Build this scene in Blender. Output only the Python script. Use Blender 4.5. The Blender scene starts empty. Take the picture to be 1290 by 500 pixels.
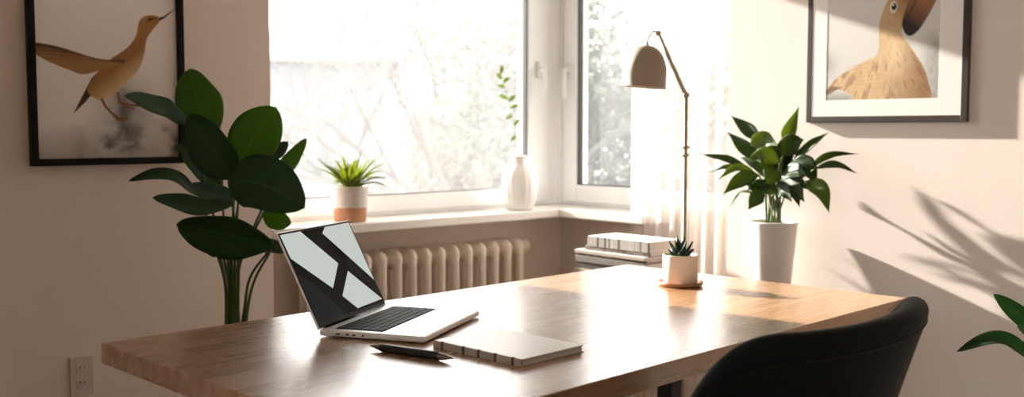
import bpy, bmesh, math, random
import numpy as np
from mathutils import Vector, Matrix, Quaternion

random.seed(7)
PI = math.pi
SC = bpy.context.scene
COL = SC.collection

# ------------------------------------------------------------------ camera
F_PX = 1273.0
YAW = math.radians(48.5)
PITCH = -math.atan(87 / F_PX)
CAM = Vector((-3.13, -3.213, 1.15))
FWD = Vector((math.cos(YAW) * math.cos(PITCH), math.sin(YAW) * math.cos(PITCH), math.sin(PITCH)))
RIGHT = Vector((math.sin(YAW), -math.cos(YAW), 0))
UP = RIGHT.cross(FWD)
HFWD = Vector((math.cos(YAW), math.sin(YAW), 0))
cd = bpy.data.cameras.new('camera')
cam = bpy.data.objects.new('camera', cd)
COL.objects.link(cam)
cam.location = CAM
cam.rotation_euler = FWD.to_track_quat('-Z', 'Y').to_euler()
cd.sensor_width = 36
cd.lens = F_PX / 1290 * 36
cd.clip_start = 0.05
cd.clip_end = 300
cd.dof.use_dof = True
cd.dof.focus_distance = 2.0
cd.dof.aperture_fstop = 4.0
SC.camera = cam

# ------------------------------------------------------------------ light
SUN_DIR = Vector((0.11, -1.0, -0.37)).normalized()
w = bpy.data.worlds.new('sky'); SC.world = w; w.use_nodes = True
bg = w.node_tree.nodes['Background']
bg.inputs[0].default_value = (1.0, 0.98, 0.95, 1)
bg.inputs[1].default_value = 5.6
sd = bpy.data.lights.new('sun', 'SUN'); sun = bpy.data.objects.new('sun', sd); COL.objects.link(sun)
sun.rotation_euler = SUN_DIR.to_track_quat('-Z', 'Y').to_euler()
sd.energy = 26.0
sd.color = (1.0, 0.92, 0.835)
sd.angle = math.radians(0.8)
VS = SC.view_settings
VS.view_transform = 'Standard'
VS.look = 'None'
VS.gamma = 1.0
VS.use_curve_mapping = False
VS.exposure = 0.0
try:
    SC.cycles.use_denoising = True
    SC.cycles.max_bounces = 10
    SC.cycles.diffuse_bounces = 6
    SC.cycles.transparent_max_bounces = 24
    SC.cycles.sample_clamp_indirect = 8
except Exception:
    pass


# ------------------------------------------------------------------ measuring helpers
def ray(x, y):
    return FWD + RIGHT * ((x - 645) / F_PX) - UP * ((y - 250) / F_PX)


def at_z(x, y, z):
    r = ray(x, y); return CAM + r * ((z - CAM.z) / r.z)


def at_x(x, y, X):
    r = ray(x, y); return CAM + r * ((X - CAM.x) / r.x)


def at_y(x, y, Y):
    r = ray(x, y); return CAM + r * ((Y - CAM.y) / r.y)


def at_d(x, y, d):
    r = ray(x, y); return CAM + r * (d / r.dot(HFWD))


# ------------------------------------------------------------------ materials
def mat(name, col=(0.8, 0.8, 0.8), rough=0.6, metal=0.0, spec=0.5):
    m = bpy.data.materials.new(name); m.use_nodes = True
    b = m.node_tree.nodes['Principled BSDF']
    b.inputs['Base Color'].default_value = (*col, 1)
    b.inputs['Roughness'].default_value = rough
    b.inputs['Metallic'].default_value = metal
    b.inputs['Specular IOR Level'].default_value = spec
    return m


def N(m, typ, **kw):
    n = m.node_tree.nodes.new(typ)
    for k, v in kw.items():
        if k.startswith('i_'):
            n.inputs[k[2:].replace('_', ' ')].default_value = v
        else:
            setattr(n, k, v)
    return n


def L(m, a, ao, b, bi):
    m.node_tree.links.new(a.outputs[ao], b.inputs[bi])


def bsdf(m):
    return m.node_tree.nodes['Principled BSDF']


def mottled(name, c1, c2, scale=8, rough=0.7, bump=0.0, bump_scale=60, stretch=(1, 1, 1), spec=0.4, coords='Object', detail=4):
    """procedural noise between two colours with optional bump"""
    m = mat(name, c1, rough, 0, spec)
    tc = N(m, 'ShaderNodeTexCoord'); mp = N(m, 'ShaderNodeMapping')
    mp.inputs['Scale'].default_value = stretch
    L(m, tc, coords, mp, 'Vector')
    nz = N(m, 'ShaderNodeTexNoise', i_Scale=scale, i_Detail=detail)
    L(m, mp, 'Vector', nz, 'Vector')
    cr = N(m, 'ShaderNodeValToRGB')
    cr.color_ramp.elements[0].position = 0.3; cr.color_ramp.elements[0].color = (*c1, 1)
    cr.color_ramp.elements[1].position = 0.7; cr.color_ramp.elements[1].color = (*c2, 1)
    L(m, nz, 'Fac', cr, 'Fac'); L(m, cr, 'Color', bsdf(m), 'Base Color')
    if bump:
        n2 = N(m, 'ShaderNodeTexNoise', i_Scale=bump_scale, i_Detail=3)
        L(m, mp, 'Vector', n2, 'Vector')
        bp = N(m, 'ShaderNodeBump', i_Strength=bump, i_Distance=0.002)
        L(m, n2, 'Fac', bp, 'Height'); L(m, bp, 'Normal', bsdf(m), 'Normal')
    return m


M = {}
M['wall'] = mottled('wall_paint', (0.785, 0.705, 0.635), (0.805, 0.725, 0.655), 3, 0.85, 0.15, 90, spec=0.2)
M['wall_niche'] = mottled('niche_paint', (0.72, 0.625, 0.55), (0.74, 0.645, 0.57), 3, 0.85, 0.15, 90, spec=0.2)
M['ceiling'] = mottled('ceiling_paint', (0.80, 0.76, 0.71), (0.82, 0.78, 0.73), 3, 0.9, spec=0.2)
M['pvc'] = mat('white_window_plastic', (0.90, 0.91, 0.91), 0.35)
M['sill'] = mat('white_sill_lacquer', (0.88, 0.85, 0.80), 0.3)
M['gasket'] = mat('dark_gasket', (0.07, 0.07, 0.07), 0.7)
M['white_plastic'] = mat('switch_plastic', (0.62, 0.53, 0.47), 0.4)
M['black_frame'] = mottled('black_frame_lacquer', (0.006, 0.006, 0.006), (0.010, 0.009, 0.009), 30, 0.5, spec=0.15)
M['brown_frame'] = mottled('dark_brown_frame', (0.035, 0.028, 0.024), (0.05, 0.04, 0.034), 30, 0.4)
M['mat_board'] = mat('white_mat_board', (0.85, 0.82, 0.78), 0.9, spec=0.2)
M['radiator'] = mottled('cream_radiator_enamel', (0.80, 0.70, 0.58), (0.83, 0.73, 0.61), 12, 0.4)
M['alu'] = mottled('silver_aluminium', (0.80, 0.78, 0.76), (0.84, 0.82, 0.80), 60, 0.34, spec=0.5)
bsdf(M['alu']).inputs['Metallic'].default_value = 0.35
M['key'] = mat('black_key', (0.008, 0.014, 0.018), 0.6, 0, 0.12)
M['keywell'] = mat('black_key_well', (0.012, 0.014, 0.015), 0.6, 0, 0.1)
M['screen_dark'] = mat('screen_glass_dark', (0.003, 0.007, 0.008), 0.06, 0, 0.03)
M['bezel'] = mat('screen_bezel_black', (0.006, 0.007, 0.007), 0.2, 0, 0.1)
M['rubber'] = mat('black_rubber', (0.02, 0.02, 0.02), 0.8)
M['port'] = mat('dark_port', (0.01, 0.01, 0.01), 0.6)
M['pen_black'] = mat('black_pen_body', (0.010, 0.011, 0.012), 0.35)
M['pen_metal'] = mat('dark_pen_metal', (0.18, 0.13, 0.10), 0.35, 0.7)
M['paper'] = mottled('cream_paper', (0.80, 0.76, 0.70), (0.84, 0.80, 0.74), 40, 0.85, spec=0.2)
M['lamp'] = mat('taupe_lamp_enamel', (0.36, 0.29, 0.22), 0.5)
M['lamp_inside'] = mat('pale_lamp_inside', (0.75, 0.70, 0.62), 0.6)
M['brass'] = mat('aged_brass', (0.46, 0.38, 0.27), 0.5, 0.25)
M['bulb'] = mat('unlit_bulb_glass', (0.85, 0.83, 0.78), 0.25)
M['ceramic_white'] = mat('white_ceramic', (0.86, 0.84, 0.81), 0.4)
M['ceramic_cream'] = mottled('cream_ceramic', (0.80, 0.70, 0.62), (0.84, 0.74, 0.66), 30, 0.5)
M['planter'] = mottled('matt_white_planter', (0.78, 0.73, 0.68), (0.81, 0.76, 0.71), 20, 0.6)
M['speckle'] = mottled('speckled_cream_ceramic', (0.62, 0.56, 0.50), (0.80, 0.75, 0.69), 140, 0.55)
M['terracotta'] = mottled('terracotta', (0.56, 0.27, 0.16), (0.62, 0.31, 0.19), 40, 0.75)
M['saucer'] = mottled('turned_wood', (0.36, 0.16, 0.07), (0.45, 0.21, 0.10), 14, 0.45, stretch=(1, 8, 1))
M['soil'] = mottled('potting_soil', (0.035, 0.022, 0.015), (0.08, 0.05, 0.035), 90, 0.95, 1.0, 120)
M['dark_metal'] = mottled('black_powder_coat', (0.014, 0.015, 0.016), (0.022, 0.022, 0.023), 80, 0.5)
M['chair_fabric'] = mottled('charcoal_upholstery', (0.005, 0.0065, 0.006), (0.010, 0.012, 0.0105), 300, 0.85, 0.4, 500, spec=0.1)
bsdf(M['chair_fabric']).inputs['Sheen Weight'].default_value = 0.3
bsdf(M['chair_fabric']).inputs['Sheen Roughness'].default_value = 0.22
bsdf(M['chair_fabric']).inputs['Sheen Tint'].default_value = (0.75, 0.70, 0.62, 1)
M['chair_leg'] = mottled('dark_stained_wood', (0.03, 0.02, 0.015), (0.05, 0.033, 0.024), 20, 0.4, stretch=(1, 1, 0.1))
M['stool_wood'] = mottled('pale_stool_wood', (0.52, 0.36, 0.22), (0.60, 0.43, 0.28), 18, 0.5, stretch=(1, 8, 1))
M['stem'] = mottled('green_stem', (0.035, 0.075, 0.018), (0.06, 0.11, 0.03), 30, 0.45)
M['stem_pale'] = mottled('pale_green_stem', (0.16, 0.22, 0.08), (0.22, 0.28, 0.11), 30, 0.5)
M['bark'] = mottled('grey_bark', (0.11, 0.105, 0.10), (0.165, 0.155, 0.145), 12, 0.9)
M['stucco'] = mottled('pale_blue_grey_render', (0.145, 0.165, 0.195), (0.17, 0.19, 0.22), 2, 0.9, spec=0.2)
M['stucco_warm'] = mottled('pale_sand_render', (0.17, 0.16, 0.15), (0.19, 0.185, 0.17), 2, 0.9, spec=0.2)
M['roof'] = mottled('grey_slate', (0.14, 0.145, 0.155), (0.18, 0.185, 0.19), 5, 0.8, stretch=(1, 1, 4))
M['house_window'] = mat('dark_house_window', (0.16, 0.19, 0.22), 0.15)
M['ground'] = mottled('winter_ground', (0.12, 0.12, 0.115), (0.165, 0.165, 0.16), 0.25, 0.95, spec=0.2)
M['tie'] = mat('curtain_tape', (0.8, 0.76, 0.7), 0.8)


def wood_mat(name, c_dark, c_mid, c_light, scale=1.0, rough=0.3, plank=0.14):
    m = mat(name, c_mid, rough, 0, 0.5)
    tc = N(m, 'ShaderNodeTexCoord')
    mp = N(m, 'ShaderNodeMapping'); mp.inputs['Scale'].default_value = (1.3 * scale, 14 * scale, 14 * scale)
    L(m, tc, 'Object', mp, 'Vector')
    # planks glued side by side: step the y coordinate and shift each along the grain
    sx = N(m, 'ShaderNodeSeparateXYZ'); L(m, tc, 'Object', sx, 'Vector')
    dv = N(m, 'ShaderNodeMath', operation='DIVIDE'); dv.inputs[1].default_value = plank
    L(m, sx, 'Y', dv, 0)
    fl = N(m, 'ShaderNodeMath', operation='FLOOR'); L(m, dv, 'Value', fl, 0)
    wn = N(m, 'ShaderNodeTexWhiteNoise', noise_dimensions='1D'); L(m, fl, 'Value', wn, 'W')
    sc = N(m, 'ShaderNodeVectorMath', operation='SCALE'); sc.inputs['Scale'].default_value = 13
    L(m, wn, 'Color', sc, 0)
    ad = N(m, 'ShaderNodeVectorMath', operation='ADD'); L(m, mp, 'Vector', ad, 0); L(m, sc, 'Vector', ad, 1)
    n1 = N(m, 'ShaderNodeTexNoise', i_Scale=1.6, i_Detail=6, i_Roughness=0.62, i_Distortion=0.6)
    L(m, ad, 'Vector', n1, 'Vector')
    wv = N(m, 'ShaderNodeTexWave', wave_type='BANDS', bands_direction='Y', i_Scale=0.55, i_Distortion=5.0, i_Detail=3)
    wv.inputs['Detail Scale'].default_value = 0.8
    L(m, ad, 'Vector', wv, 'Vector')
    mx = N(m, 'ShaderNodeMix', data_type='FLOAT'); mx.inputs[0].default_value = 0.15
    L(m, n1, 'Fac', mx, 2); L(m, wv, 'Fac', mx, 3)
    cr = N(m, 'ShaderNodeValToRGB'); e = cr.color_ramp.elements
    e[0].position = 0.25; e[0].color = (*c_dark, 1)
    e[1].position = 0.75; e[1].color = (*c_light, 1)
    k = e.new(0.5); k.color = (*c_mid, 1)
    L(m, mx, 0, cr, 'Fac')
    hs = N(m, 'ShaderNodeHueSaturation')
    mr = N(m, 'ShaderNodeMapRange'); mr.inputs['To Min'].default_value = 0.86; mr.inputs['To Max'].default_value = 1.1
    L(m, wn, 'Value', mr, 'Value'); L(m, mr, 'Result', hs, 'Value'); L(m, cr, 'Color', hs, 'Color')
    L(m, hs, 'Color', bsdf(m), 'Base Color')
    r2 = N(m, 'ShaderNodeMapRange'); r2.inputs['To Min'].default_value = rough - 0.06; r2.inputs['To Max'].default_value = rough + 0.1
    L(m, n1, 'Fac', r2, 'Value'); L(m, r2, 'Result', bsdf(m), 'Roughness')
    bp = N(m, 'ShaderNodeBump', i_Strength=0.12, i_Distance=0.001)
    L(m, mx, 0, bp, 'Height'); L(m, bp, 'Normal', bsdf(m), 'Normal')
    return m


M['table'] = wood_mat('oiled_oak', (0.35, 0.18, 0.08), (0.42, 0.235, 0.115), (0.49, 0.295, 0.155), rough=0.26)
bsdf(M['table']).inputs['Coat Weight'].default_value = 0.75
bsdf(M['table']).inputs['Coat Roughness'].default_value = 0.2
M['floor'] = wood_mat('oak_floorboards', (0.15, 0.085, 0.055), (0.22, 0.135, 0.09), (0.28, 0.18, 0.12), scale=0.6, rough=0.4, plank=0.16)


def leaf_mat(name, c1, c2, vein, trans=0.3, tcol=(0.35, 0.6, 0.05), rough=0.35, nveins=16, stripes=False):
    m = mat(name, c1, rough, 0, 0.3)
    uv = N(m, 'ShaderNodeUVMap'); sx = N(m, 'ShaderNodeSeparateXYZ'); L(m, uv, 'UV', sx, 'Vector')
    # |v-0.5| distance from midrib
    sb = N(m, 'ShaderNodeMath', operation='SUBTRACT'); sb.inputs[1].default_value = 0.5; L(m, sx, 'Y', sb, 0)
    ab = N(m, 'ShaderNodeMath', operation='ABSOLUTE'); L(m, sb, 'Value', ab, 0)
    # side veins slanting from the midrib
    ma = N(m, 'ShaderNodeMath', operation='MULTIPLY_ADD'); ma.inputs[1].default_value = -0.5
    L(m, ab, 'Value', ma, 0); L(m, sx, 'X', ma, 2)
    ml = N(m, 'ShaderNodeMath', operation='MULTIPLY'); ml.inputs[1].default_value = nveins * 2 * PI
    L(m, (sx if stripes else ma), ('Y' if stripes else 'Value'), ml, 0)
    sn = N(m, 'ShaderNodeMath', operation='SINE'); L(m, ml, 'Value', sn, 0)
    tc = N(m, 'ShaderNodeTexCoord')
    nz = N(m, 'ShaderNodeTexNoise', i_Scale=14, i_Detail=3); L(m, tc, 'Object', nz, 'Vector')
    mr = N(m, 'ShaderNodeMath', operation='MULTIPLY_ADD'); mr.inputs[1].default_value = 0.06; mr.inputs[2].default_value = 0.0
    L(m, sn, 'Value', mr, 0)
    ad = N(m, 'ShaderNodeMath', operation='ADD'); L(m, mr, 'Value', ad, 0); L(m, nz, 'Fac', ad, 1)
    cr = N(m, 'ShaderNodeValToRGB'); e = cr.color_ramp.elements
    e[0].position = 0.25; e[0].color = (*c1, 1); e[1].position = 0.8; e[1].color = (*c2, 1)
    L(m, ad, 'Value', cr, 'Fac')
    lt = N(m, 'ShaderNodeMath', operation='LESS_THAN'); lt.inputs[1].default_value = 0.022; L(m, ab, 'Value', lt, 0)
    mx = N(m, 'ShaderNodeMix', data_type='RGBA'); L(m, lt, 'Value', mx, 0); L(m, cr, 'Color', mx, 6)
    mx.inputs[7].default_value = (*vein, 1)
    L(m, mx, 2, bsdf(m), 'Base Color')
    bp = N(m, 'ShaderNodeBump', i_Strength=0.06, i_Distance=0.001); L(m, sn, 'Value', bp, 'Height')
    L(m, bp, 'Normal', bsdf(m), 'Normal')
    tr = N(m, 'ShaderNodeBsdfTranslucent'); tr.inputs['Color'].default_value = (*tcol, 1)
    ms = N(m, 'ShaderNodeMixShader'); ms.inputs[0].default_value = trans
    out = m.node_tree.nodes['Material Output']
    L(m, bsdf(m), 'BSDF', ms, 1); L(m, tr, 'BSDF', ms, 2); L(m, ms, 'Shader', out, 'Surface')
    return m


M['leaf_dark'] = leaf_mat('dark_green_leaf', (0.010, 0.040, 0.014), (0.020, 0.065, 0.020), (0.03, 0.09, 0.03), 0.22, (0.10, 0.28, 0.02), 0.45)
M['leaf_light'] = leaf_mat('fresh_green_leaf', (0.03, 0.10, 0.015), (0.05, 0.15, 0.02), (0.08, 0.20, 0.04), 0.5, (0.23, 0.36, 0.03), 0.35)
M['leaf_grey'] = leaf_mat('grey_green_leaf', (0.045, 0.085, 0.06), (0.07, 0.12, 0.085), (0.09, 0.14, 0.10), 0.15, (0.15, 0.3, 0.06), 0.28)
M['leaf_lily'] = leaf_mat('lily_leaf', (0.016, 0.045, 0.011), (0.030, 0.072, 0.017), (0.07, 0.12, 0.04), 0.33, (0.20, 0.27, 0.03), 0.5)
M['leaf_lily_light'] = leaf_mat('young_lily_leaf', (0.055, 0.10, 0.018), (0.085, 0.145, 0.026), (0.12, 0.19, 0.05), 0.42, (0.34, 0.42, 0.05), 0.5)
M['leaf_blade'] = leaf_mat('grassy_blade', (0.07, 0.115, 0.015), (0.12, 0.175, 0.03), (0.17, 0.23, 0.05), 0.45, (0.52, 0.58, 0.06), 0.4, 4, True)
M['leaf_aloe'] = leaf_mat('succulent_leaf', (0.014, 0.035, 0.018), (0.03, 0.06, 0.028), (0.03, 0.06, 0.03), 0.05, (0.1, 0.2, 0.05), 0.45, 3, True)
M['leaf_twig'] = leaf_mat('small_sprig_leaf', (0.10, 0.14, 0.06), (0.15, 0.19, 0.09), (0.15, 0.2, 0.1), 0.4, (0.4, 0.5, 0.15), 0.5)
M['leaf_out'] = leaf_mat('garden_foliage', (0.12, 0.125, 0.10), (0.165, 0.17, 0.14), (0.17, 0.175, 0.145), 0.3, (0.16, 0.17, 0.13), 0.7)


def glass_mat(name, veil):
    m = bpy.data.materials.new(name); m.use_nodes = True
    nt = m.node_tree; nt.nodes.remove(nt.nodes['Principled BSDF']); out = nt.nodes['Material Output']
    tr = N(m, 'ShaderNodeBsdfTransparent')
    tl = N(m, 'ShaderNodeBsdfTranslucent'); tl.inputs['Color'].default_value = (0.96, 0.97, 1.0, 1)
    gl = N(m, 'ShaderNodeBsdfGlossy'); gl.inputs['Roughness'].default_value = 0.02
    fr = N(m, 'ShaderNodeFresnel', i_IOR=1.25)
    a = N(m, 'ShaderNodeMixShader'); a.inputs[0].default_value = veil  # translucent share adds a white veil in place of outdoor haze
    b = N(m, 'ShaderNodeMixShader')
    L(m, tr, 'BSDF', a, 1); L(m, tl, 'BSDF', a, 2)
    L(m, fr, 'Fac', b, 0); L(m, a, 'Shader', b, 1); L(m, gl, 'BSDF', b, 2)
    L(m, b, 'Shader', out, 'Surface')
    return m


M['glass_sunny'] = glass_mat('veiled_window_glass', 0.028)
M['glass_shade'] = glass_mat('window_glass', 0.06)


def sheer_mat():
    m = bpy.data.materials.new('sheer_voile'); m.use_nodes = True
    nt = m.node_tree; nt.nodes.remove(nt.nodes['Principled BSDF']); out = nt.nodes['Material Output']
    tr = N(m, 'ShaderNodeBsdfTransparent'); tr.inputs[0].default_value = (1, 0.98, 0.96, 1)
    tl = N(m, 'ShaderNodeBsdfTranslucent'); tl.inputs[0].default_value = (0.95, 0.92, 0.89, 1)
    df = N(m, 'ShaderNodeBsdfDiffuse'); df.inputs[0].default_value = (0.93, 0.89, 0.85, 1)
    a = N(m, 'ShaderNodeMixShader'); a.inputs[0].default_value = 0.42
    L(m, tl, 'BSDF', a, 1); L(m, df, 'BSDF', a, 2)
    tc = N(m, 'ShaderNodeTexCoord')
    mp = N(m, 'ShaderNodeMapping'); mp.inputs['Scale'].default_value = (500, 500, 6)
    L(m, tc, 'Object', mp, 'Vector')
    nz = N(m, 'ShaderNodeTexNoise', i_Scale=1, i_Detail=2); L(m, mp, 'Vector', nz, 'Vector')
    mr = N(m, 'ShaderNodeMapRange'); mr.inputs['To Min'].default_value = 0.35; mr.inputs['To Max'].default_value = 0.62
    L(m, nz, 'Fac', mr, 'Value')
    b = N(m, 'ShaderNodeMixShader'); L(m, mr, 'Result', b, 0)
    L(m, tr, 'BSDF', b, 1); L(m, a, 'Shader', b, 2); L(m, b, 'Shader', out, 'Surface')
    return m


M['sheer'] = sheer_mat()


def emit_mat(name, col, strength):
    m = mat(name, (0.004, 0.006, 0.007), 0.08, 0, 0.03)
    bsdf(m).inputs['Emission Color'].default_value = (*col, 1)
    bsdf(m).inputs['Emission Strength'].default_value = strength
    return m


M['screen_pale'] = emit_mat('screen_reflection_pale', (0.82, 0.88, 0.83), 0.66)  # glowing panels that paint a window reflection onto the screen
M['screen_deep'] = emit_mat('screen_reflection_deep', (0.30, 0.42, 0.42), 0.03)


def paint_mat():
    m = mat('printed_artwork', (1, 1, 1), 0.55, 0, 0.3)
    at = N(m, 'ShaderNodeVertexColor', layer_name='ink')
    tc = N(m, 'ShaderNodeTexCoord')
    nz = N(m, 'ShaderNodeTexNoise', i_Scale=260, i_Detail=2); L(m, tc, 'Object', nz, 'Vector')
    mr = N(m, 'ShaderNodeMapRange'); mr.inputs['To Min'].default_value = 0.93; mr.inputs['To Max'].default_value = 1.06
    L(m, nz, 'Fac', mr, 'Value')
    hs = N(m, 'ShaderNodeHueSaturation'); L(m, mr, 'Result', hs, 'Value'); L(m, at, 'Color', hs, 'Color')
    L(m, hs, 'Color', bsdf(m), 'Base Color')
    return m


M['art'] = paint_mat()


def plaid_mat():
    m = mat('plaid_cloth_spine', (0.7, 0.68, 0.64), 0.8)
    tc = N(m, 'ShaderNodeTexCoord'); sx = N(m, 'ShaderNodeSeparateXYZ'); L(m, tc, 'Object', sx, 'Vector')
    w1 = N(m, 'ShaderNodeTexNoise', noise_dimensions='1D', i_Scale=1.0, i_Detail=0)
    s1 = N(m, 'ShaderNodeMath', operation='MULTIPLY'); s1.inputs[1].default_value = 60; L(m, sx, 'Y', s1, 0); L(m, s1, 'Value', w1, 'W')
    cr = N(m, 'ShaderNodeValToRGB'); cr.color_ramp.interpolation = 'CONSTANT'
    e = cr.color_ramp.elements; e[0].position = 0; e[0].color = (0.09, 0.08, 0.075, 1); e[1].position = 0.40; e[1].color = (0.42, 0.39, 0.35, 1)
    k = e.new(0.58); k.color = (0.18, 0.16, 0.145, 1); k = e.new(0.64); k.color = (0.50, 0.47, 0.42, 1)
    L(m, w1, 'Fac', cr, 'Fac'); L(m, cr, 'Color', bsdf(m), 'Base Color')
    return m


M['plaid'] = plaid_mat()
M['cover_white'] = mat('white_book_cover', (0.92, 0.91, 0.89), 0.3)
M['cover_dark'] = mottled('dark_book_cover', (0.06, 0.055, 0.05), (0.12, 0.10, 0.09), 30, 0.5)
M['cover_grey'] = mottled('grey_book_cover', (0.17, 0.155, 0.14), (0.22, 0.20, 0.18), 20, 0.5)
M['cover_beige'] = mottled('beige_book_cover', (0.40, 0.34, 0.28), (0.46, 0.39, 0.33), 20, 0.6)
M['cover_mottle'] = mottled('mottled_magazine_spine', (0.05, 0.045, 0.04), (0.34, 0.28, 0.24), 45, 0.5, stretch=(1, 1, 3))
M['pages'] = mottled('page_edges', (0.58, 0.52, 0.46), (0.78, 0.72, 0.65), 3, 0.9, stretch=(1, 1, 260), spec=0.1)


# ------------------------------------------------------------------ mesh helpers
def link(name, me, material=None, parent=None, smooth=False):
    o = bpy.data.objects.new(name, me)
    COL.objects.link(o)
    if material is not None:
        for mm in (material if isinstance(material, (list, tuple)) else [material]):
            me.materials.append(mm)
    if parent is not None:
        o.parent = parent
    if smooth:
        for p in me.polygons:
            p.use_smooth = True
    return o


def obj(name, bm, material=None, parent=None, smooth=False, bevel=0, seg=2, subsurf=0, solid=0, auto=None):
    bmesh.ops.recalc_face_normals(bm, faces=bm.faces)
    me = bpy.data.meshes.new(name); bm.to_mesh(me); bm.free()
    o = link(name, me, material, parent, smooth)
    if solid:
        md = o.modifiers.new('solidify', 'SOLIDIFY'); md.thickness = solid; md.offset = 0
    if bevel:
        md = o.modifiers.new('bevel', 'BEVEL'); md.width = bevel; md.segments = seg; md.limit_method = 'ANGLE'; md.angle_limit = math.radians(35)
        for p in me.polygons:
            p.use_smooth = True
        md.harden_normals = True
    if subsurf:
        md = o.modifiers.new('subsurf', 'SUBSURF'); md.levels = subsurf; md.render_levels = subsurf
    return o


def thing(name, label, cat, loc=(0, 0, 0), rz=0, group=None):
    o = bpy.data.objects.new(name, None); COL.objects.link(o)
    o.location = loc; o.rotation_euler = (0, 0, rz); o.empty_display_size = 0.05
    return tag(o, label, cat, group)


def tag(o, label, cat, group=None):
    o['label'] = label; o['category'] = cat
    if group:
        o['group'] = group
    return o


def struct(o, label=None):
    o['kind'] = 'structure'
    if label:
        o['label'] = label
    return o


def box(bm, x0, x1, y0, y1, z0, z1, mi=0, mtx=None):
    x0, x1 = min(x0, x1), max(x0, x1); y0, y1 = min(y0, y1), max(y0, y1); z0, z1 = min(z0, z1), max(z0, z1)
    cs = [(x0, y0, z0), (x1, y0, z0), (x1, y1, z0), (x0, y1, z0), (x0, y0, z1), (x1, y0, z1), (x1, y1, z1), (x0, y1, z1)]
    v = [bm.verts.new(mtx @ Vector(c) if mtx else c) for c in cs]
    for f in ((0, 3, 2, 1), (4, 5, 6, 7), (0, 1, 5, 4), (1, 2, 6, 5), (2, 3, 7, 6), (3, 0, 4, 7)):
        fc = bm.faces.new([v[i] for i in f]); fc.material_index = mi
    return v


def boxes(*bs):
    bm = bmesh.new()
    for b in bs:
        box(bm, *b)
    return bm


def frames_along(pts):
    """parallel-transport frames along a polyline"""
    pts = [Vector(p) for p in pts]
    T = []
    for i in range(len(pts)):
        a = pts[max(i - 1, 0)]; b = pts[min(i + 1, len(pts) - 1)]
        T.append((b - a).normalized())
    ref = Vector((0, 0, 1)) if abs(T[0].z) < 0.9 else Vector((1, 0, 0))
    n = (ref - T[0] * ref.dot(T[0])).normalized()
    out = []
    for i in range(len(pts)):
        if i:
            q = T[i - 1].rotation_difference(T[i]); n = q @ n
            n = (n - T[i] * n.dot(T[i])).normalized()
        out.append((pts[i], T[i], n, T[i].cross(n)))
    return out


def tube(bm, pts, radii, n=10, cap=True, mi=0, squash=1.0):
    if not isinstance(radii, (list, tuple)):
        radii = [radii] * len(pts)
    rings = []
    for (p, t, a, b), r in zip(frames_along(pts), radii):
        rings.append([bm.verts.new(p + a * (math.cos(2 * PI * k / n) * r) + b * (math.sin(2 * PI * k / n) * r * squash)) for k in range(n)])
    for r0, r1 in zip(rings, rings[1:]):
        for k in range(n):
            f = bm.faces.new((r0[k], r0[(k + 1) % n], r1[(k + 1) % n], r1[k])); f.material_index = mi; f.smooth = True
    if cap:
        for r in (rings[0], rings[-1]):
            f = bm.faces.new(r); f.material_index = mi
    return rings


def lathe(bm, prof, n=48, mtx=None, mi=0, closed=False):
    """prof: list of (radius, z); radius 0 closes to a point"""
    rings = []
    for r, z in prof:
        if r < 1e-6:
            c = Vector((0, 0, z)); rings.append([bm.verts.new(mtx @ c if mtx else c)])
        else:
            ring = []
            for k in range(n):
                c = Vector((r * math.cos(2 * PI * k / n), r * math.sin(2 * PI * k / n), z))
                ring.append(bm.verts.new(mtx @ c if mtx else c))
            rings.append(ring)
    pairs = list(zip(rings, rings[1:])) + ([(rings[-1], rings[0])] if closed else [])
    for a, b in pairs:
        for k in range(n):
            k2 = (k + 1) % n
            if len(a) == 1 and len(b) == 1:
                continue
            if len(a) == 1:
                f = bm.faces.new((a[0], b[k], b[k2]))
            elif len(b) == 1:
                f = bm.faces.new((a[k], a[k2], b[0]))
            else:
                f = bm.faces.new((a[k], a[k2], b[k2], b[k]))
            f.smooth = True; f.material_index = mi


def bez(p0, p1, p2, u):
    return p0 * (1 - u) ** 2 + p1 * (2 * u * (1 - u)) + p2 * u ** 2


def smooth_path(pts, per=8):
    pts = [Vector(p) for p in pts]
    P = [pts[0] * 2 - pts[1]] + pts + [pts[-1] * 2 - pts[-2]]
    out = []
    for i in range(1, len(P) - 2):
        a, b, c, d = P[i - 1:i + 3]
        for k in range(per):
            t = k / per
            out.append(0.5 * ((2 * b) + (c - a) * t + (2 * a - 5 * b + 4 * c - d) * t * t + (3 * b - a - 3 * c + d) * t ** 3))
    out.append(pts[-1])
    return out


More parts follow.
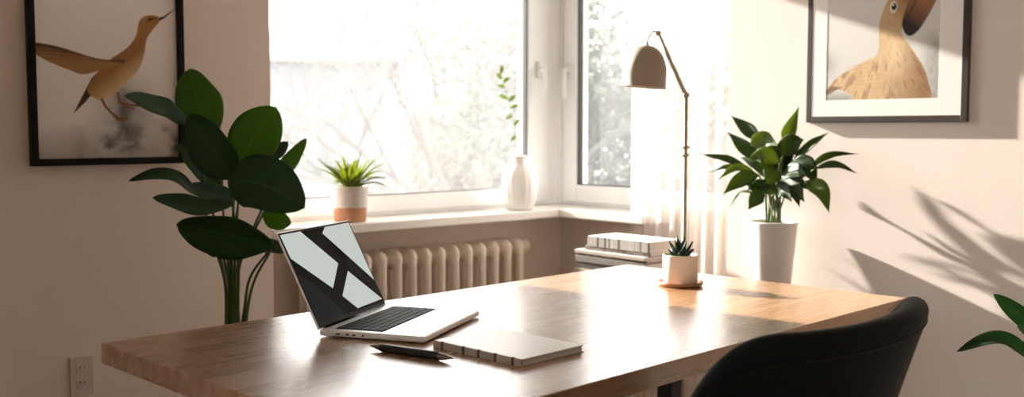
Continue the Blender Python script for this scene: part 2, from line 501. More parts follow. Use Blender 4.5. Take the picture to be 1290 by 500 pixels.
def blade_bm(ctrl, width, roll=0.0, fold=0.25, facing=None, nu=22, nv=8, peak=0.42, wave=0.0, tip=1.0, twist=0.0, seed=0):
    """a leaf blade: ctrl = centre-line points base -> tip, width in metres, roll about the midrib (0 = face the
    direction `facing`), fold = how far the two halves rise from the midrib"""
    bm = bmesh.new(); uvl = bm.loops.layers.uv.new('UVMap')
    path = smooth_path(ctrl, max(2, nu // max(1, len(ctrl) - 1)))
    n = len(path) - 1
    rows = []
    rnd = random.Random(seed)
    ph = rnd.random() * 6
    for i, c in enumerate(path):
        u = i / n
        a = path[max(i - 1, 0)]; b = path[min(i + 1, n)]
        T = (b - a).normalized()
        F = facing if facing is not None else (CAM - c).normalized()
        S = T.cross(F)
        if S.length < 1e-4:
            S = T.cross(Vector((0, 0, 1)))
        S.normalize()
        S = Quaternion(T, roll + twist * u) @ S
        Nn = S.cross(T)
        # width profile with its widest point at `peak`
        if u < peak:
            wv = math.sin(0.5 * PI * (u / peak)) ** 0.75
        else:
            q = (u - peak) / (1 - peak); wv = max(0.0, math.cos(0.5 * PI * q)) ** (0.75 * tip)
        wv = max(wv, 0.02 if u < 1 else 0.0) * width * 0.5
        row = []
        for j in range(nv + 1):
            t = -1 + 2 * j / nv
            z = fold * wv * (abs(t) ** 1.4) + wave * wv * math.sin(u * 13 + ph + (1.7 if t > 0 else 0)) * abs(t) ** 2
            row.append((bm.verts.new(c + S * (t * wv) + Nn * z), u, (t + 1) / 2))
        rows.append(row)
    for r0, r1 in zip(rows, rows[1:]):
        for j in range(nv):
            q = (r0[j], r0[j + 1], r1[j + 1], r1[j])
            f = bm.faces.new([v[0] for v in q]); f.smooth = True
            for lp, v in zip(f.loops, q):
                lp[uvl].uv = (v[1], v[2])
    bmesh.ops.remove_doubles(bm, verts=bm.verts, dist=1e-6)
    return bm


def leaf(parent, ctrl, width, material, name='leaf', thick=0.0009, **kw):
    # parent empties are unrotated and unscaled: bring world points into the parent's frame
    off = parent.matrix_basis.translation if parent is not None else Vector()
    pts = [Vector(c) for c in ctrl]
    bm = blade_bm(pts, width, **kw)
    for v in bm.verts:
        v.co -= off
    o = obj(name, bm, material, parent, solid=thick)
    for p in o.data.polygons:
        p.use_smooth = True
    return o


def stem(parent, pts, r0, r1, material, name='stem'):
    off = parent.matrix_basis.translation
    path = smooth_path(pts, 7)
    bm = bmesh.new()
    n = len(path) - 1
    tube(bm, [p - off for p in path], [r0 + (r1 - r0) * i / n for i in range(n + 1)], 8)
    return obj(name, bm, material, parent)


# ------------------------------------------------------------------ the room
def wall(name, bs, material):
    return struct(obj(name, boxes(*bs), material))


CEIL = 2.62
HEAD = 2.18
wall('floor', [(-5.3, 0.35, -5.3, 0.35, -0.1, 0)], M['floor'])
wall('ceiling', [(-5.3, 0.35, -5.3, 0.35, CEIL, CEIL + 0.1)], M['ceiling'])
# the pier left of the window is only a thin leaf at window height: the window runs on behind it
wall('wall_left', [(-5.3, -1.95, -0.2, 0.28, 0, CEIL), (-1.95, -1.52, -0.2, 0.28, 0, 0.785), (-1.95, -1.52, -0.2, -0.17, 0.785, HEAD),
                   (-1.95, -1.52, -0.2, 0.28, HEAD, CEIL)], M['wall'])
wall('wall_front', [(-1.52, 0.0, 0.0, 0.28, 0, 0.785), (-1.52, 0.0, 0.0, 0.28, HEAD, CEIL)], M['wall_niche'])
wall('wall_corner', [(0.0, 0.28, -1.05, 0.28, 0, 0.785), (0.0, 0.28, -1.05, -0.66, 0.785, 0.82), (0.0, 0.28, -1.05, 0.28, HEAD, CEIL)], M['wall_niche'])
wall('wall_right', [(-0.2, 0.28, -5.3, -1.05, 0, CEIL)], M['wall'])
wall('wall_back', [(-5.3, -0.2, -5.3, -5.1, 0, CEIL)], M['wall'])
wall('wall_side', [(-5.3, -5.1, -5.1, -4.95, 0, CEIL), (-5.3, -5.1, -2.25, -0.2, 0, CEIL), (-5.3, -5.1, -4.95, -2.25, 0, 1.40), (-5.3, -5.1, -4.95, -2.25, 2.4, CEIL)], M['wall'])
wall('wall_light_block', [(-3.52, -3.27, -2.05, -0.2, 0, CEIL)], M['wall'])  # unseen partition added to keep side-opening light off the left wall
# white corner post where the two windows meet
struct(obj('trim_1', boxes((-0.004, 0.09, -0.004, 0.09, 0.79, HEAD)), M['pvc'], bevel=0.004))
# L-shaped sill with rounded nose
bm = bmesh.new()
outline = [(-1.95, 0.06), (-1.95, -0.168), (-1.519, -0.168), (-1.519, -0.203), (-0.203, -0.203), (-0.203, -0.66), (0.06, -0.66), (0.06, 0.06)]
lo = [bm.verts.new((x, y, 0.785)) for x, y in outline]; hi = [bm.verts.new((x, y, 0.82)) for x, y in outline]
bm.faces.new(lo); bm.faces.new(hi)
for i in range(8):
    j = (i + 1) % 8; bm.faces.new((lo[i], lo[j], hi[j], hi[i]))
struct(obj('trim_2', bm, M['sill'], bevel=0.006, seg=3), 'white L-shaped windowsill running under both windows')
struct(obj('baseboard_left', boxes((-5.1, -1.5, -0.216, -0.2, 0, 0.09)), M['pvc'], bevel=0.004))
struct(obj('baseboard_right', boxes((-0.216, -0.2, -5.1, -1.05, 0, 0.09)), M['pvc'], bevel=0.004))


def make_window(name, label, mtx, length, glass, end0, end1, zb, handle_at, z0=0.82, z1=HEAD):
    """built along +X of its own frame (0..length), inside faces towards -Y"""
    r = bpy.data.objects.new(name, None); COL.objects.link(r); r.matrix_world = mtx
    struct(r, label)
    fw, sw = end0
    a, b = fw, length - end1[0]
    obj('window_frame', boxes((0, a, 0.008, 0.08, z0, z1), (b, length, 0.008, 0.08, z0, z1),
                              (a, b, 0.008, 0.08, z0, z0 + 0.02), (a, b, 0.008, 0.08, z1 - 0.05, z1)), M['pvc'], r, bevel=0.004)
    c, d = a + sw, b - end1[1]
    s0, s1 = z0 + 0.014, zb
    e = 0.006
    obj('sash', boxes((a - e, c, -0.006, 0.066, s0, z1 - 0.045), (d, b + e, -0.006, 0.066, s0, z1 - 0.045),
                      (c, d, -0.006, 0.066, s0, s1), (c, d, -0.006, 0.066, z1 - 0.11, z1 - 0.045)), M['pvc'], r, bevel=0.007, seg=3)
    g = 0.006
    t1 = z1 - 0.11
    obj('gasket', boxes((c - 0.001, c + g, 0.0, 0.03, s1, t1), (d - g, d + 0.001, 0.0, 0.03, s1, t1),
                        (c + g, d - g, 0.0, 0.03, s1 - 0.001, s1 + g * 0.6), (c + g, d - g, 0.0, 0.03, t1 - g, t1 + 0.001)), M['gasket'], r)
    obj('pane', boxes((c, d, 0.018, 0.024, s1, t1)), glass, r)
    hx = (a + c) / 2 if handle_at == 0 else (d + b) / 2
    bmh = bmesh.new()
    box(bmh, hx - 0.014, hx + 0.014, -0.016, -0.006, 1.37, 1.44)
    tube(bmh, [(hx, -0.016, 1.405), (hx, -0.045, 1.405)], 0.009, 10)
    tube(bmh, smooth_path([(hx, -0.043, 1.415), (hx, -0.048, 1.38), (hx, -0.046, 1.31), (hx, -0.043, 1.285)], 5), 0.0095, 10)
    obj('handle', bmh, M['pvc'], r, smooth=True)
    return r


# window 1 faces the room towards -Y: its own x runs from the corner leftwards
W1 = Matrix.Translation((-1.95, 0, 0))
make_window('window_1', 'large white window behind the sill plant and vase', W1, 1.95, M['glass_sunny'], (0.05, 0.055), (0.085, 0.115), 0.90, 1)
W2 = Matrix.Translation((0, 0, 0)) @ Matrix.Rotation(-PI / 2, 4, 'Z')
make_window('window_2', 'narrower white window half behind the sheer curtain', W2, 1.05, M['glass_shade'], (0.030, 0.075), (0.05, 0.07), 0.91, 0)
# unseen glazed opening added for fill light, behind the camera's left shoulder
W3 = Matrix.Translation((-5.1, -4.95, 0)) @ Matrix.Rotation(PI / 2, 4, 'Z')
make_window('fill_window', 'wide glazed opening added on the side wall for fill light', W3, 2.7, M['glass_shade'], (0.05, 0.07), (0.05, 0.07), 1.52, 1, 1.40, 2.4)


# ------------------------------------------------------------------ table
TA = math.radians(3.3)
T0 = Vector((-2.466, -1.297, 0))
TL, TW = 1.572, 0.845
table = thing('desk', 'large light oak desk carrying the laptop and notebook', 'desk', T0, TA)
obj('tabletop', boxes((0, TL, -TW, 0, 0.711, 0.75)), M['table'], table, bevel=0.0022, seg=2)
obj('apron', boxes((0.31, TL - 0.09, -0.255, -0.235, 0.64, 0.711), (0.31, TL - 0.09, -TW + 0.23, -TW + 0.25, 0.64, 0.711),
                   (0.31, 0.33, -TW + 0.25, -0.255, 0.64, 0.711), (TL - 0.11, TL - 0.09, -TW + 0.25, -0.255, 0.64, 0.711)), M['dark_metal'], table, bevel=0.002)
for sx_, sy_ in ((0, 0), (0, 1), (1, 0), (1, 1)):
    bm = bmesh.new()
    x = 0.32 if sx_ == 0 else TL - 0.10; y = -0.245 if sy_ == 0 else -TW + 0.24
    x2 = 0.27 if sx_ == 0 else TL - 0.09; y2 = -0.20 if sy_ == 0 else -TW + 0.20
    top, bot = 0.028, 0.018
    vs = [bm.verts.new((x2 + a * bot, y2 + b * bot, 0.0)) for a, b in ((-1, -1), (1, -1), (1, 1), (-1, 1))] + \
         [bm.verts.new((x + a * top, y + b * top, 0.711)) for a, b in ((-1, -1), (1, -1), (1, 1), (-1, 1))]
    for f in ((0, 3, 2, 1), (4, 5, 6, 7), (0, 1, 5, 4), (1, 2, 6, 5), (2, 3, 7, 6), (3, 0, 4, 7)):
        bm.faces.new([vs[i] for i in f])
    obj('leg', bm, M['dark_metal'], table, bevel=0.003)

# ------------------------------------------------------------------ armchair in front
chair = thing('upholstered_chair', 'charcoal upholstered tub chair pulled up to the near side of the desk', 'chair', (-1.835, -2.185, 0), math.radians(3))


def shell_pt(s, h):
    """s -1..1 across the back, h 0..1 from seat to rim; the middle surface of the gently curved, reclined back"""
    topz = 0.864 + 0.012 * abs(s) ** 2
    k = max(0.0, (abs(s) - 0.52) / 0.48)
    topz -= 0.17 * (1 - math.sqrt(max(0.0, 1 - k ** 2.4)))
    z0 = 0.40
    z = z0 + (topz - z0) * h
    rec = (z - z0) / 0.47
    a = s * math.radians(72)
    x = (0.215 + 0.075 * rec) * math.sin(a) / math.sin(math.radians(72))
    wrap = 0.20 - 0.10 * rec
    y = -0.205 - 0.115 * rec + wrap * (1 - math.cos(a)) / (1 - math.cos(math.radians(72)))
    return Vector((x, y, z))


def shell_n(s, h):
    e = 0.01
    du = shell_pt(min(s + e, 1), h) - shell_pt(max(s - e, -1), h)
    dv = shell_pt(s, min(h + e, 1)) - shell_pt(s, max(h - e, 0))
    n_ = du.cross(dv)
    return n_.normalized() if n_.length > 1e-9 else Vector((0, -1, 0))      # points out, away from the sitter


bm = bmesh.new()
NS, NH, HT = 56, 14, 0.021
rings = []
for i in range(NS + 1):
    s_ = -math.cos(PI * i / NS) * 0.6 + (-1 + 2 * i / NS) * 0.4
    ht = HT * max(0.06, (1 - abs(s_) ** 14) ** 0.5)
    ring = []
    for j in range(NH + 1):
        ring.append(shell_pt(s_, j / NH) - shell_n(s_, j / NH) * ht)
    top = shell_pt(s_, 1); nn = shell_n(s_, 1); tt = (top - shell_pt(s_, 0.97)).normalized()
    for k in range(1, 8):
        a_ = PI * k / 8
        ring.append(top - nn * (ht * math.cos(a_)) + tt * (ht * math.sin(a_)))
    for j in range(NH, -1, -1):
        ring.append(shell_pt(s_, j / NH) + shell_n(s_, j / NH) * ht)
    rings.append([bm.verts.new(p) for p in ring])
for r0, r1 in zip(rings, rings[1:]):
    for j in range(len(r0)):
        j2 = (j + 1) % len(r0)
        bm.faces.new((r0[j], r0[j2], r1[j2], r1[j]))
bm.faces.new(rings[0]); bm.faces.new(rings[-1])
bk = obj('backrest', bm, M['chair_fabric'], chair, smooth=True)
# piping along the rim
bm = bmesh.new()
tube(bm, [shell_pt(-0.95 + 1.9 * i / 70, 0.985) + shell_n(-0.95 + 1.9 * i / 70, 0.985) * (HT - 0.0005) for i in range(71)], 0.0028, 8)
obj('piping', bm, M['chair_fabric'], chair)
bm = bmesh.new()
prof = []
for i in range(9):
    a = PI / 2 * i / 8; prof.append((0.20 + 0.03 * math.sin(a), 0.40 + 0.03 - 0.03 * math.cos(a)))
prof = [(0, 0.40)] + prof + [(0.23, 0.45)] + [(0.20 + 0.03 * math.cos(PI / 2 * i / 8), 0.45 + 0.03 * math.sin(PI / 2 * i / 8)) for i in range(1, 9)] + [(0, 0.485)]
lathe(bm, prof, 40)
obj('seat', bm, M['chair_fabric'], chair)
for a, b in ((-1, -1), (1, -1), (1, 1), (-1, 1)):
    bm = bmesh.new()
    tube(bm, [(a * 0.235, b * 0.225, 0), (a * 0.14, b * 0.14, 0.405)], [0.010, 0.018], 12)
    obj('leg', bm, M['chair_leg'], chair)

# ------------------------------------------------------------------ laptop
LAP_R = 0.521
lap = thing('laptop', 'open silver laptop with a painted diagonal-banded reflection on its black screen on the desk', 'laptop', (-2.127, -1.525, 0.75), LAP_R)
LW, LD, LH = 0.295, 0.215, 0.208
obj('base', boxes((0, LW, -LD, 0.006, 0.0022, 0.0145)), M['alu'], lap, bevel=0.004, seg=4)
for fx in (0.03, LW - 0.03):
    for fy in (-0.02, -LD + 0.025):
        bm = bmesh.new(); lathe(bm, [(0, 0), (0.007, 0), (0.007, 0.003), (0, 0.003)], 16, Matrix.Translation((fx, fy, 0)))
        obj('foot', bm, M['rubber'], lap)
obj('keyboard_well', boxes((0.018, LW - 0.018, -0.122, -0.020, 0.0142, 0.0150)), M['keywell'], lap, bevel=0.0003)
rows = [14, 14, 14, 13, 12]
bmk = []
for ri in range(6):
    y1 = -0.022 - ri * 0.0166; y0 = y1 - (0.0148 if ri else 0.0148)
    if ri < 5:
        nk = (14, 14, 14, 13, 12)[ri]
        lead = (0, 0, 0.004, 0.008, 0.014)[ri]
        widths = [1.0] * nk; widths[0] = (1, 1.0, 1.4, 1.6, 2.0)[ri]; widths[-1] = (1, 1.5, 1.0, 1.6, 2.0)[ri]
    else:
        widths = [1, 1, 1, 1.2, 5.2, 1.2, 1, 0.9, 0.9, 0.9]
    tot = sum(widths); x = 0.020; span = LW - 0.040
    for kw in widths:
        wd = span * kw / tot
        b = bmesh.new(); box(b, x + 0.0009, x + wd - 0.0009, y0, y1, 0.0148, 0.0162)
        obj('key', b, M['key'], lap, bevel=0.0004, seg=1)
        x += wd
obj('trackpad', boxes((LW / 2 - 0.058, LW / 2 + 0.058, -LD + 0.012, -0.130, 0.0141, 0.01465)), M['alu'], lap, bevel=0.0002, seg=1)
bm = bmesh.new()
for px_, wd in ((-0.030, 0.009), (-0.052, 0.006), (-0.066, 0.006), (-0.086, 0.004)):
    box(bm, -0.0004, 0.0006, px_ - wd, px_, 0.0066, 0.0096)
obj('port', bm, M['port'], lap)
bm = bmesh.new(); tube(bm, [(0.02, 0.004, 0.013), (LW - 0.02, 0.004, 0.013)], 0.0046, 14)
obj('hinge', bm, M['bezel'], lap)
# the lid leans back 26 degrees: lid frame x along hinge, z up the lid, -y the side one looks at
LIDM = Matrix.Translation((0, 0.004, 0.0125)) @ Matrix.Rotation(-0.46, 4, 'X')


def lid_part(name, bm, material, parent, **kw):
    bm.transform(LIDM); return obj(name, bm, material, parent, **kw)


lid = lid_part('lid', boxes((0, LW, 0.0, 0.0048, 0.002, LH)), M['alu'], lap, bevel=0.002, seg=3)
lid_part('bezel', boxes((0.0022, LW - 0.0022, -0.0006, 0.0002, 0.004, LH - 0.0022)), M['bezel'], lap)
# display: dark glass with a painted window reflection, pale glowing panels and a deep band, laid out in photo-measured screen fractions
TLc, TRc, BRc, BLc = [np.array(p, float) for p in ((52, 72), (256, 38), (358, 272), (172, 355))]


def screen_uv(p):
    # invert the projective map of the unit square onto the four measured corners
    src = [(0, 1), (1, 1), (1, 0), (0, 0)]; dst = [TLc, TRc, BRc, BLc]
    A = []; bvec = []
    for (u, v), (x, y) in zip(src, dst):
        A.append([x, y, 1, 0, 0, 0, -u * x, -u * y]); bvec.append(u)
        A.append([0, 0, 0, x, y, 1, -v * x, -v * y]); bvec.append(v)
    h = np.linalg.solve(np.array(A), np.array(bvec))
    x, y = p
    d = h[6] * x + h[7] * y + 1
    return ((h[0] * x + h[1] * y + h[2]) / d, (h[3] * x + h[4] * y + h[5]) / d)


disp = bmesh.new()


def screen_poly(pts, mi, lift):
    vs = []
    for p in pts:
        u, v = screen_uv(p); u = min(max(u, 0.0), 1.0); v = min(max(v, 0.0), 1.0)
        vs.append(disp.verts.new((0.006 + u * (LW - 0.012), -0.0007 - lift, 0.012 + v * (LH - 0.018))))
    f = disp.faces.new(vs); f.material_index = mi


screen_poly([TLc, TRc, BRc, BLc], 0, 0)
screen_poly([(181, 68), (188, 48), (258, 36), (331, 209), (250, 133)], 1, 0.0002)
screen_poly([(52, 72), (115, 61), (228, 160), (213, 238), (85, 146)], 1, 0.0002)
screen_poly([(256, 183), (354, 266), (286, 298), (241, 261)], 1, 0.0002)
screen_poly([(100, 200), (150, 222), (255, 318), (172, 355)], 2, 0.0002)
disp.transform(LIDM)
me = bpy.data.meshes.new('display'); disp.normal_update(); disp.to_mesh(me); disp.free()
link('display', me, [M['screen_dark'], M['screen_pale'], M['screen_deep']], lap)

# ------------------------------------------------------------------ pen and notebook
p0 = at_z(466, 436, 0.757); p1 = at_z(571, 452, 0.757)
pdir = (p1 - p0); plen = pdir.length; prz = math.atan2(pdir.y, pdir.x)
pen = thing('pen', 'thick black pen with two pointed metal ends lying in front of the laptop', 'pen', (p0.x, p0.y, 0.75), prz)
PM = Matrix.Translation((0, 0, 0.0078)) @ Matrix.Rotation(PI / 2, 4, 'Y')
bm = bmesh.new(); lathe(bm, [(0.0062, 0.026), (0.0076, 0.029), (0.0078, plen * 0.5), (0.0076, plen - 0.032), (0.0066, plen - 0.030)], 24, PM)
obj('barrel', bm, M['pen_black'], pen)
bm = bmesh.new(); lathe(bm, [(0, 0), (0.0012, 0.001), (0.0022, 0.008), (0.0052, 0.020), (0.0064, 0.0265)], 24, PM)
obj('tip', bm, M['pen_metal'], pen)
bm = bmesh.new(); lathe(bm, [(0.0066, plen - 0.0305), (0.0060, plen - 0.024), (0.0044, plen - 0.016), (0.0018, plen - 0.006), (0.0010, plen - 0.001), (0, plen)], 24, PM)
obj('cap', bm, M['pen_metal'], pen)

nb = [at_z(554, 430, 0.762), at_z(660, 455, 0.762), at_z(733, 434, 0.762), at_z(618, 413, 0.762)]
nbc = sum(nb, Vector()) / 4
e_s = ((nb[1] - nb[0]) + (nb[2] - nb[3])) / 2; e_w = ((nb[3] - nb[0]) + (nb[2] - nb[1])) / 2
nbz = math.atan2(e_s.y, e_s.x)
n_l, n_w = e_s.length, e_w.length
note = thing('notebook', 'pale cloth-covered notebook lying flat beside the laptop', 'notebook', (nbc.x, nbc.y, 0.75), nbz)
hl, hw = n_l / 2, n_w / 2
bm = bmesh.new()
box(bm, -hl, hl, -hw, hw, 0.0118, 0.0135)
obj('front_cover', bm, M['cover_white'], note, bevel=0.0007)
obj('back_cover', boxes((-hl, hl, -hw, hw, 0.0, 0.0018)), M['cover_beige'], note, bevel=0.0007)
obj('pages', boxes((-hl + 0.003, hl - 0.003, -hw + 0.002, hw - 0.003, 0.0018, 0.0118)), M['pages'], note)
obj('spine', boxes((-hl, hl, -hw - 0.0022, -hw + 0.002, 0.0, 0.0135)), M['cover_beige'], note, bevel=0.0009)
for fx in (-0.80, -0.30, 0.05, 0.42, 0.80):
    obj('binding_stitch', boxes((hl * fx, hl * fx + 0.006, -hw - 0.0030, -hw + 0.0016, 0.0003, 0.0142)), M['cover_dark'], note, bevel=0.0004)

# ------------------------------------------------------------------ small succulent on the table
sp = at_z(857, 356, 0.757)
pot = thing('potted_succulent', 'small spiky succulent in a cream pot on a wooden saucer at the far desk edge', 'plant', (sp.x, sp.y, 0.75))
bm = bmesh.new()
lathe(bm, [(0, 0), (0.050, 0), (0.0565, 0.004), (0.0585, 0.011), (0.0560, 0.0115), (0.053, 0.0065), (0, 0.0065)], 48)
obj('saucer', bm, M['saucer'], pot)
bm = bmesh.new()
lathe(bm, [(0, 0.0066), (0.041, 0.0066), (0.0435, 0.009), (0.0455, 0.078), (0.0450, 0.0805), (0.0432, 0.0805), (0.042, 0.078), (0.0405, 0.066), (0, 0.066)], 48)
obj('pot', bm, M['ceramic_cream'], pot)
bm = bmesh.new()
lathe(bm, [(0, 0.0705), (0.02, 0.071), (0.0410, 0.068), (0.0408, 0.0662), (0, 0.0662)], 32)
obj('soil', bm, M['soil'], pot)
base = Vector((sp.x, sp.y, 0.75 + 0.070))
rs = random.Random(4)
for i in range(17):
    ring = 0 if i < 8 else (1 if i < 13 else 2)
    a = i * 2.399 + 0.4
    tilt = (1.05, 0.62, 0.22)[ring] + rs.uniform(-0.12, 0.12)
    ln = (0.036, 0.044, 0.048)[ring] * rs.uniform(0.85, 1.2)
    d = Vector((math.cos(a) * math.sin(tilt), math.sin(a) * math.sin(tilt), math.cos(tilt)))
    out = Vector((math.cos(a), math.sin(a), 0))
    b0 = base + out * 0.005
    leaf(pot, [b0, b0 + d * ln * 0.5 + out * 0.002, b0 + d * ln + Vector((0, 0, 0.004))], 0.014, M['leaf_aloe'], facing=(Vector((0, 0, 1)) - out * 0.7).normalized(), fold=0.7, peak=0.3, tip=1.5, nu=10, nv=6, thick=0.0045, seed=i)

# ------------------------------------------------------------------ floor lamp
lb = at_d(862, 300, 3.1)
lamp = thing('floor_lamp', 'slim brass floor lamp with a taupe dome shade in front of the curtain', 'lamp', (lb.x, lb.y, 0))


def lrel(v):
    return Vector((v.x - lb.x, v.y - lb.y, v.z))


bm = bmesh.new(); lathe(bm, [(0, 0), (0.125, 0), (0.127, 0.004), (0.125, 0.012), (0.02, 0.018), (0.012, 0.03), (0, 0.03)], 48)
obj('base', bm, M['brass'], lamp)
elbow = lrel(at_d(861, 120, 3.1)); elbow.x = elbow.y = 0
apex = lrel(at_d(829, 42, 3.1))
bm = bmesh.new(); tube(bm, [(0, 0, 0.018), (0, 0, elbow.z)], 0.0062, 14)
obj('pole', bm, M['brass'], lamp)
zc = at_d(862, 188, 3.1).z
for dz in (0.006, -0.018):
    bm = bmesh.new(); lathe(bm, [(0.0062, -0.004), (0.0115, -0.004), (0.0125, 0), (0.0115, 0.004), (0.0062, 0.004)], 20, Matrix.Translation((0, 0, zc + dz)))
    obj('collar', bm, M['brass'], lamp)
bm = bmesh.new(); tube(bm, [elbow, apex], [0.0062, 0.0058], 14)
obj('arm', bm, M['brass'], lamp)
bm = bmesh.new()
side = Vector((HFWD.x, HFWD.y, 0))
tube(bm, [elbow - side * 0.012, elbow + side * 0.012], 0.009, 16)
tube(bm, [apex - side * 0.010, apex + side * 0.010], 0.0085, 16)
obj('joint', bm, M['brass'], lamp)
# shade, tilted a little towards the window
s_top = lrel(at_d(813.5, 57, 3.1)); s_bot = lrel(at_d(810.5, 110, 3.1))
ax = (s_top - s_bot); hS = ax.length * 1.0
SMX = Matrix.Translation(s_bot) @ Vector((0, 0, 1)).rotation_difference((ax.normalized() + RIGHT * 0.03).normalized()).to_matrix().to_4x4()
RS = 0.0675
prof = [(RS * 1.035, 0.0), (RS * 1.0, 0.004)]
for i in range(0, 17):
    a = PI / 2 * i / 16
    prof.append((RS * (0.985 * math.cos(a) ** 0.82 if i < 16 else 0.0), 0.036 + (hS - 0.036) * math.sin(a)))
prof[-1] = (0.004, hS)
outer = prof
inner = [(max(r - 0.0022, 0.002), z - (0.0 if k == 0 else 0.0022)) for k, (r, z) in enumerate(prof)]
bm = bmesh.new(); lathe(bm, outer, 56, SMX)
lathe(bm, [outer[0], inner[0]], 56, SMX)
obj('lamp_shade', bm, M['lamp'], lamp)
bm = bmesh.new(); lathe(bm, inner, 56, SMX)
obj('shade_lining', bm, M['lamp_inside'], lamp)
bm = bmesh.new()
lathe(bm, [(0.014, hS - 0.002), (0.014, hS - 0.05), (0.0, hS - 0.05)], 24, SMX)
obj('socket', bm, M['brass'], lamp)
bm = bmesh.new()
lathe(bm, [(0.011, hS - 0.048), (0.013, hS - 0.055)] + [(0.021 * math.cos(-PI / 2 * i / 8), hS - 0.07 - 0.021 * math.sin(PI / 2 * i / 8)) for i in range(8)] + [(0, hS - 0.091)], 24, SMX)
obj('bulb', bm, M['bulb'], lamp)
bm = bmesh.new()
top_pt = SMX @ Vector((0, 0, hS + 0.012))
lathe(bm, [(0.004, hS - 0.003), (0.007, hS - 0.001), (0.007, hS + 0.003), (0.004, hS + 0.005), (0.003, hS + 0.013), (0, hS + 0.014)], 16, SMX)
tube(bm, smooth_path([top_pt, top_pt + Vector((0.0, 0.0, 0.012)) + RIGHT * 0.003, apex + Vector((0, 0, 0.006)) - RIGHT * 0.014, apex], 6), 0.0028, 8)
obj('hanger', bm, M['brass'], lamp)

# ------------------------------------------------------------------ curtain
cur = thing('sheer_curtain', 'floor-length sheer white curtain hanging at the right of the narrower window', 'curtain', (-0.172, -0.575, 0))
bm = bmesh.new()
NY, NZ = 150, 14
ys0, ys1 = 0.0, -0.455
g = []
for i in range(NY + 1):
    t = i / NY
    col_ = []
    for k in range(NZ + 1):
        z = 0.02 + (2.388 - 0.02) * k / NZ
        spread = 1.0
        amp = 0.011 + 0.003 * (1 - z / 2.4)
        y = ys0 + (ys1 - ys0) * t * spread + 0.006 * math.sin(t * 40 + 1.2)
        x = amp * math.sin(t * 2 * PI * 8.5 + 0.5 * math.sin(t * 9) + 0.15 * math.sin(z * 3)) + 0.003 * math.sin(t * 2 * PI * 21 + z * 0.8)
        col_.append(bm.verts.new((x, y, z)))
    g.append(col_)
for i in range(NY):
    for k in range(NZ):
        f = bm.faces.new((g[i][k], g[i + 1][k], g[i + 1][k + 1], g[i][k + 1])); f.smooth = True
obj('panel', bm, M['sheer'], cur)
rod = thing('curtain_rod', 'slim brass curtain rod above the narrower window', 'rod', (-0.172, -0.6, 2.40))
bm = bmesh.new(); tube(bm, [(0, 0.50, 0), (0, -0.447, 0)], 0.009, 14)
obj('rod', bm, M['brass'], rod)
bm = bmesh.new()
for yy in (-0.25, 0.42):
    tube(bm, [(0.0, yy, 0), (0.17, yy, 0)], 0.007, 10); box(bm, 0.164, 0.172, yy - 0.02, yy + 0.02, -0.03, 0.03)
obj('bracket', bm, M['brass'], rod)

# ------------------------------------------------------------------ radiator
rad = thing('column_radiator', 'cream cast iron column radiator under the windowsill', 'radiator', (-0.375, -0.1, 0))


def section_bm():
    bm = bmesh.new()
    ztop, zbot = 0.705, 0.13
    for cy in (-0.048, 0.0, 0.048):
        tube(bm, [(0, cy, zbot + 0.02), (0, cy, zbot + 0.06), (0, cy, ztop - 0.07), (0, cy, ztop - 0.03)], [0.016, 0.0165, 0.0165, 0.018], 14, squash=1.0)
    # rounded heads joining the columns, front to back
    for zc, sgn in ((ztop - 0.038, 1), (zbot + 0.036, -1)):
        pts = []
        for i in range(13):
            y = -0.066 + 0.132 * i / 12
            e = abs(i - 6) / 6
            pts.append((Vector((0, y, zc)), math.sqrt(max(0.02, 1 - e ** 4))))
        rings = []
        for p, s in pts:
            rings.append([bm.verts.new((0.0265 * s * math.cos(2 * PI * k / 16) * (1 if abs(math.cos(2 * PI * k / 16)) < 0.99 else 1), p.y, p.z + 0.038 * s * math.sin(2 * PI * k / 16))) for k in range(16)])
        for r0, r1 in zip(rings, rings[1:]):
            for k in range(16):
                f = bm.faces.new((r0[k], r0[(k + 1) % 16], r1[(k + 1) % 16], r1[k])); f.smooth = True
        bm.faces.new(rings[0]); bm.faces.new(rings[-1])
        # hub towards the neighbours
        tube(bm, [(-0.0338, 0, zc), (0.0338, 0, zc)], 0.022, 14)
    return bm


first = obj('section', section_bm(), M['radiator'], rad)
for k in range(1, 15):
    c = first.copy(); COL.objects.link(c); c.parent = rad; c.location = (-0.0677 * k, 0, 0)
for k in (0, 14):
    for dy in (-0.05, 0.05):
        bm = bmesh.new(); tube(bm, [(-0.0677 * k, dy, 0), (-0.0677 * k, dy, 0.15)], [0.02, 0.014], 12)
        obj('foot', bm, M['radiator'], rad)
bm = bmesh.new()
tube(bm, [(0.0338, 0, 0.667), (0.050, 0, 0.667)], 0.016, 14)
lathe(bm, [(0, 0.048), (0.018, 0.048), (0.0235, 0.053), (0.0245, 0.07), (0.022, 0.082), (0.012, 0.087), (0, 0.088)], 24, Matrix.Translation((0, 0, 0.667)) @ Matrix.Rotation(PI / 2, 4, 'Y'))
obj('valve', bm, M['radiator'], rad)
bm = bmesh.new()
tube(bm, [(0.0338, 0, 0.166), (0.07, 0, 0.166)], 0.012, 12); tube(bm, [(0.07, 0, 0.172), (0.07, 0, 0.0)], 0.009, 12)
obj('pipe', bm, M['radiator'], rad)

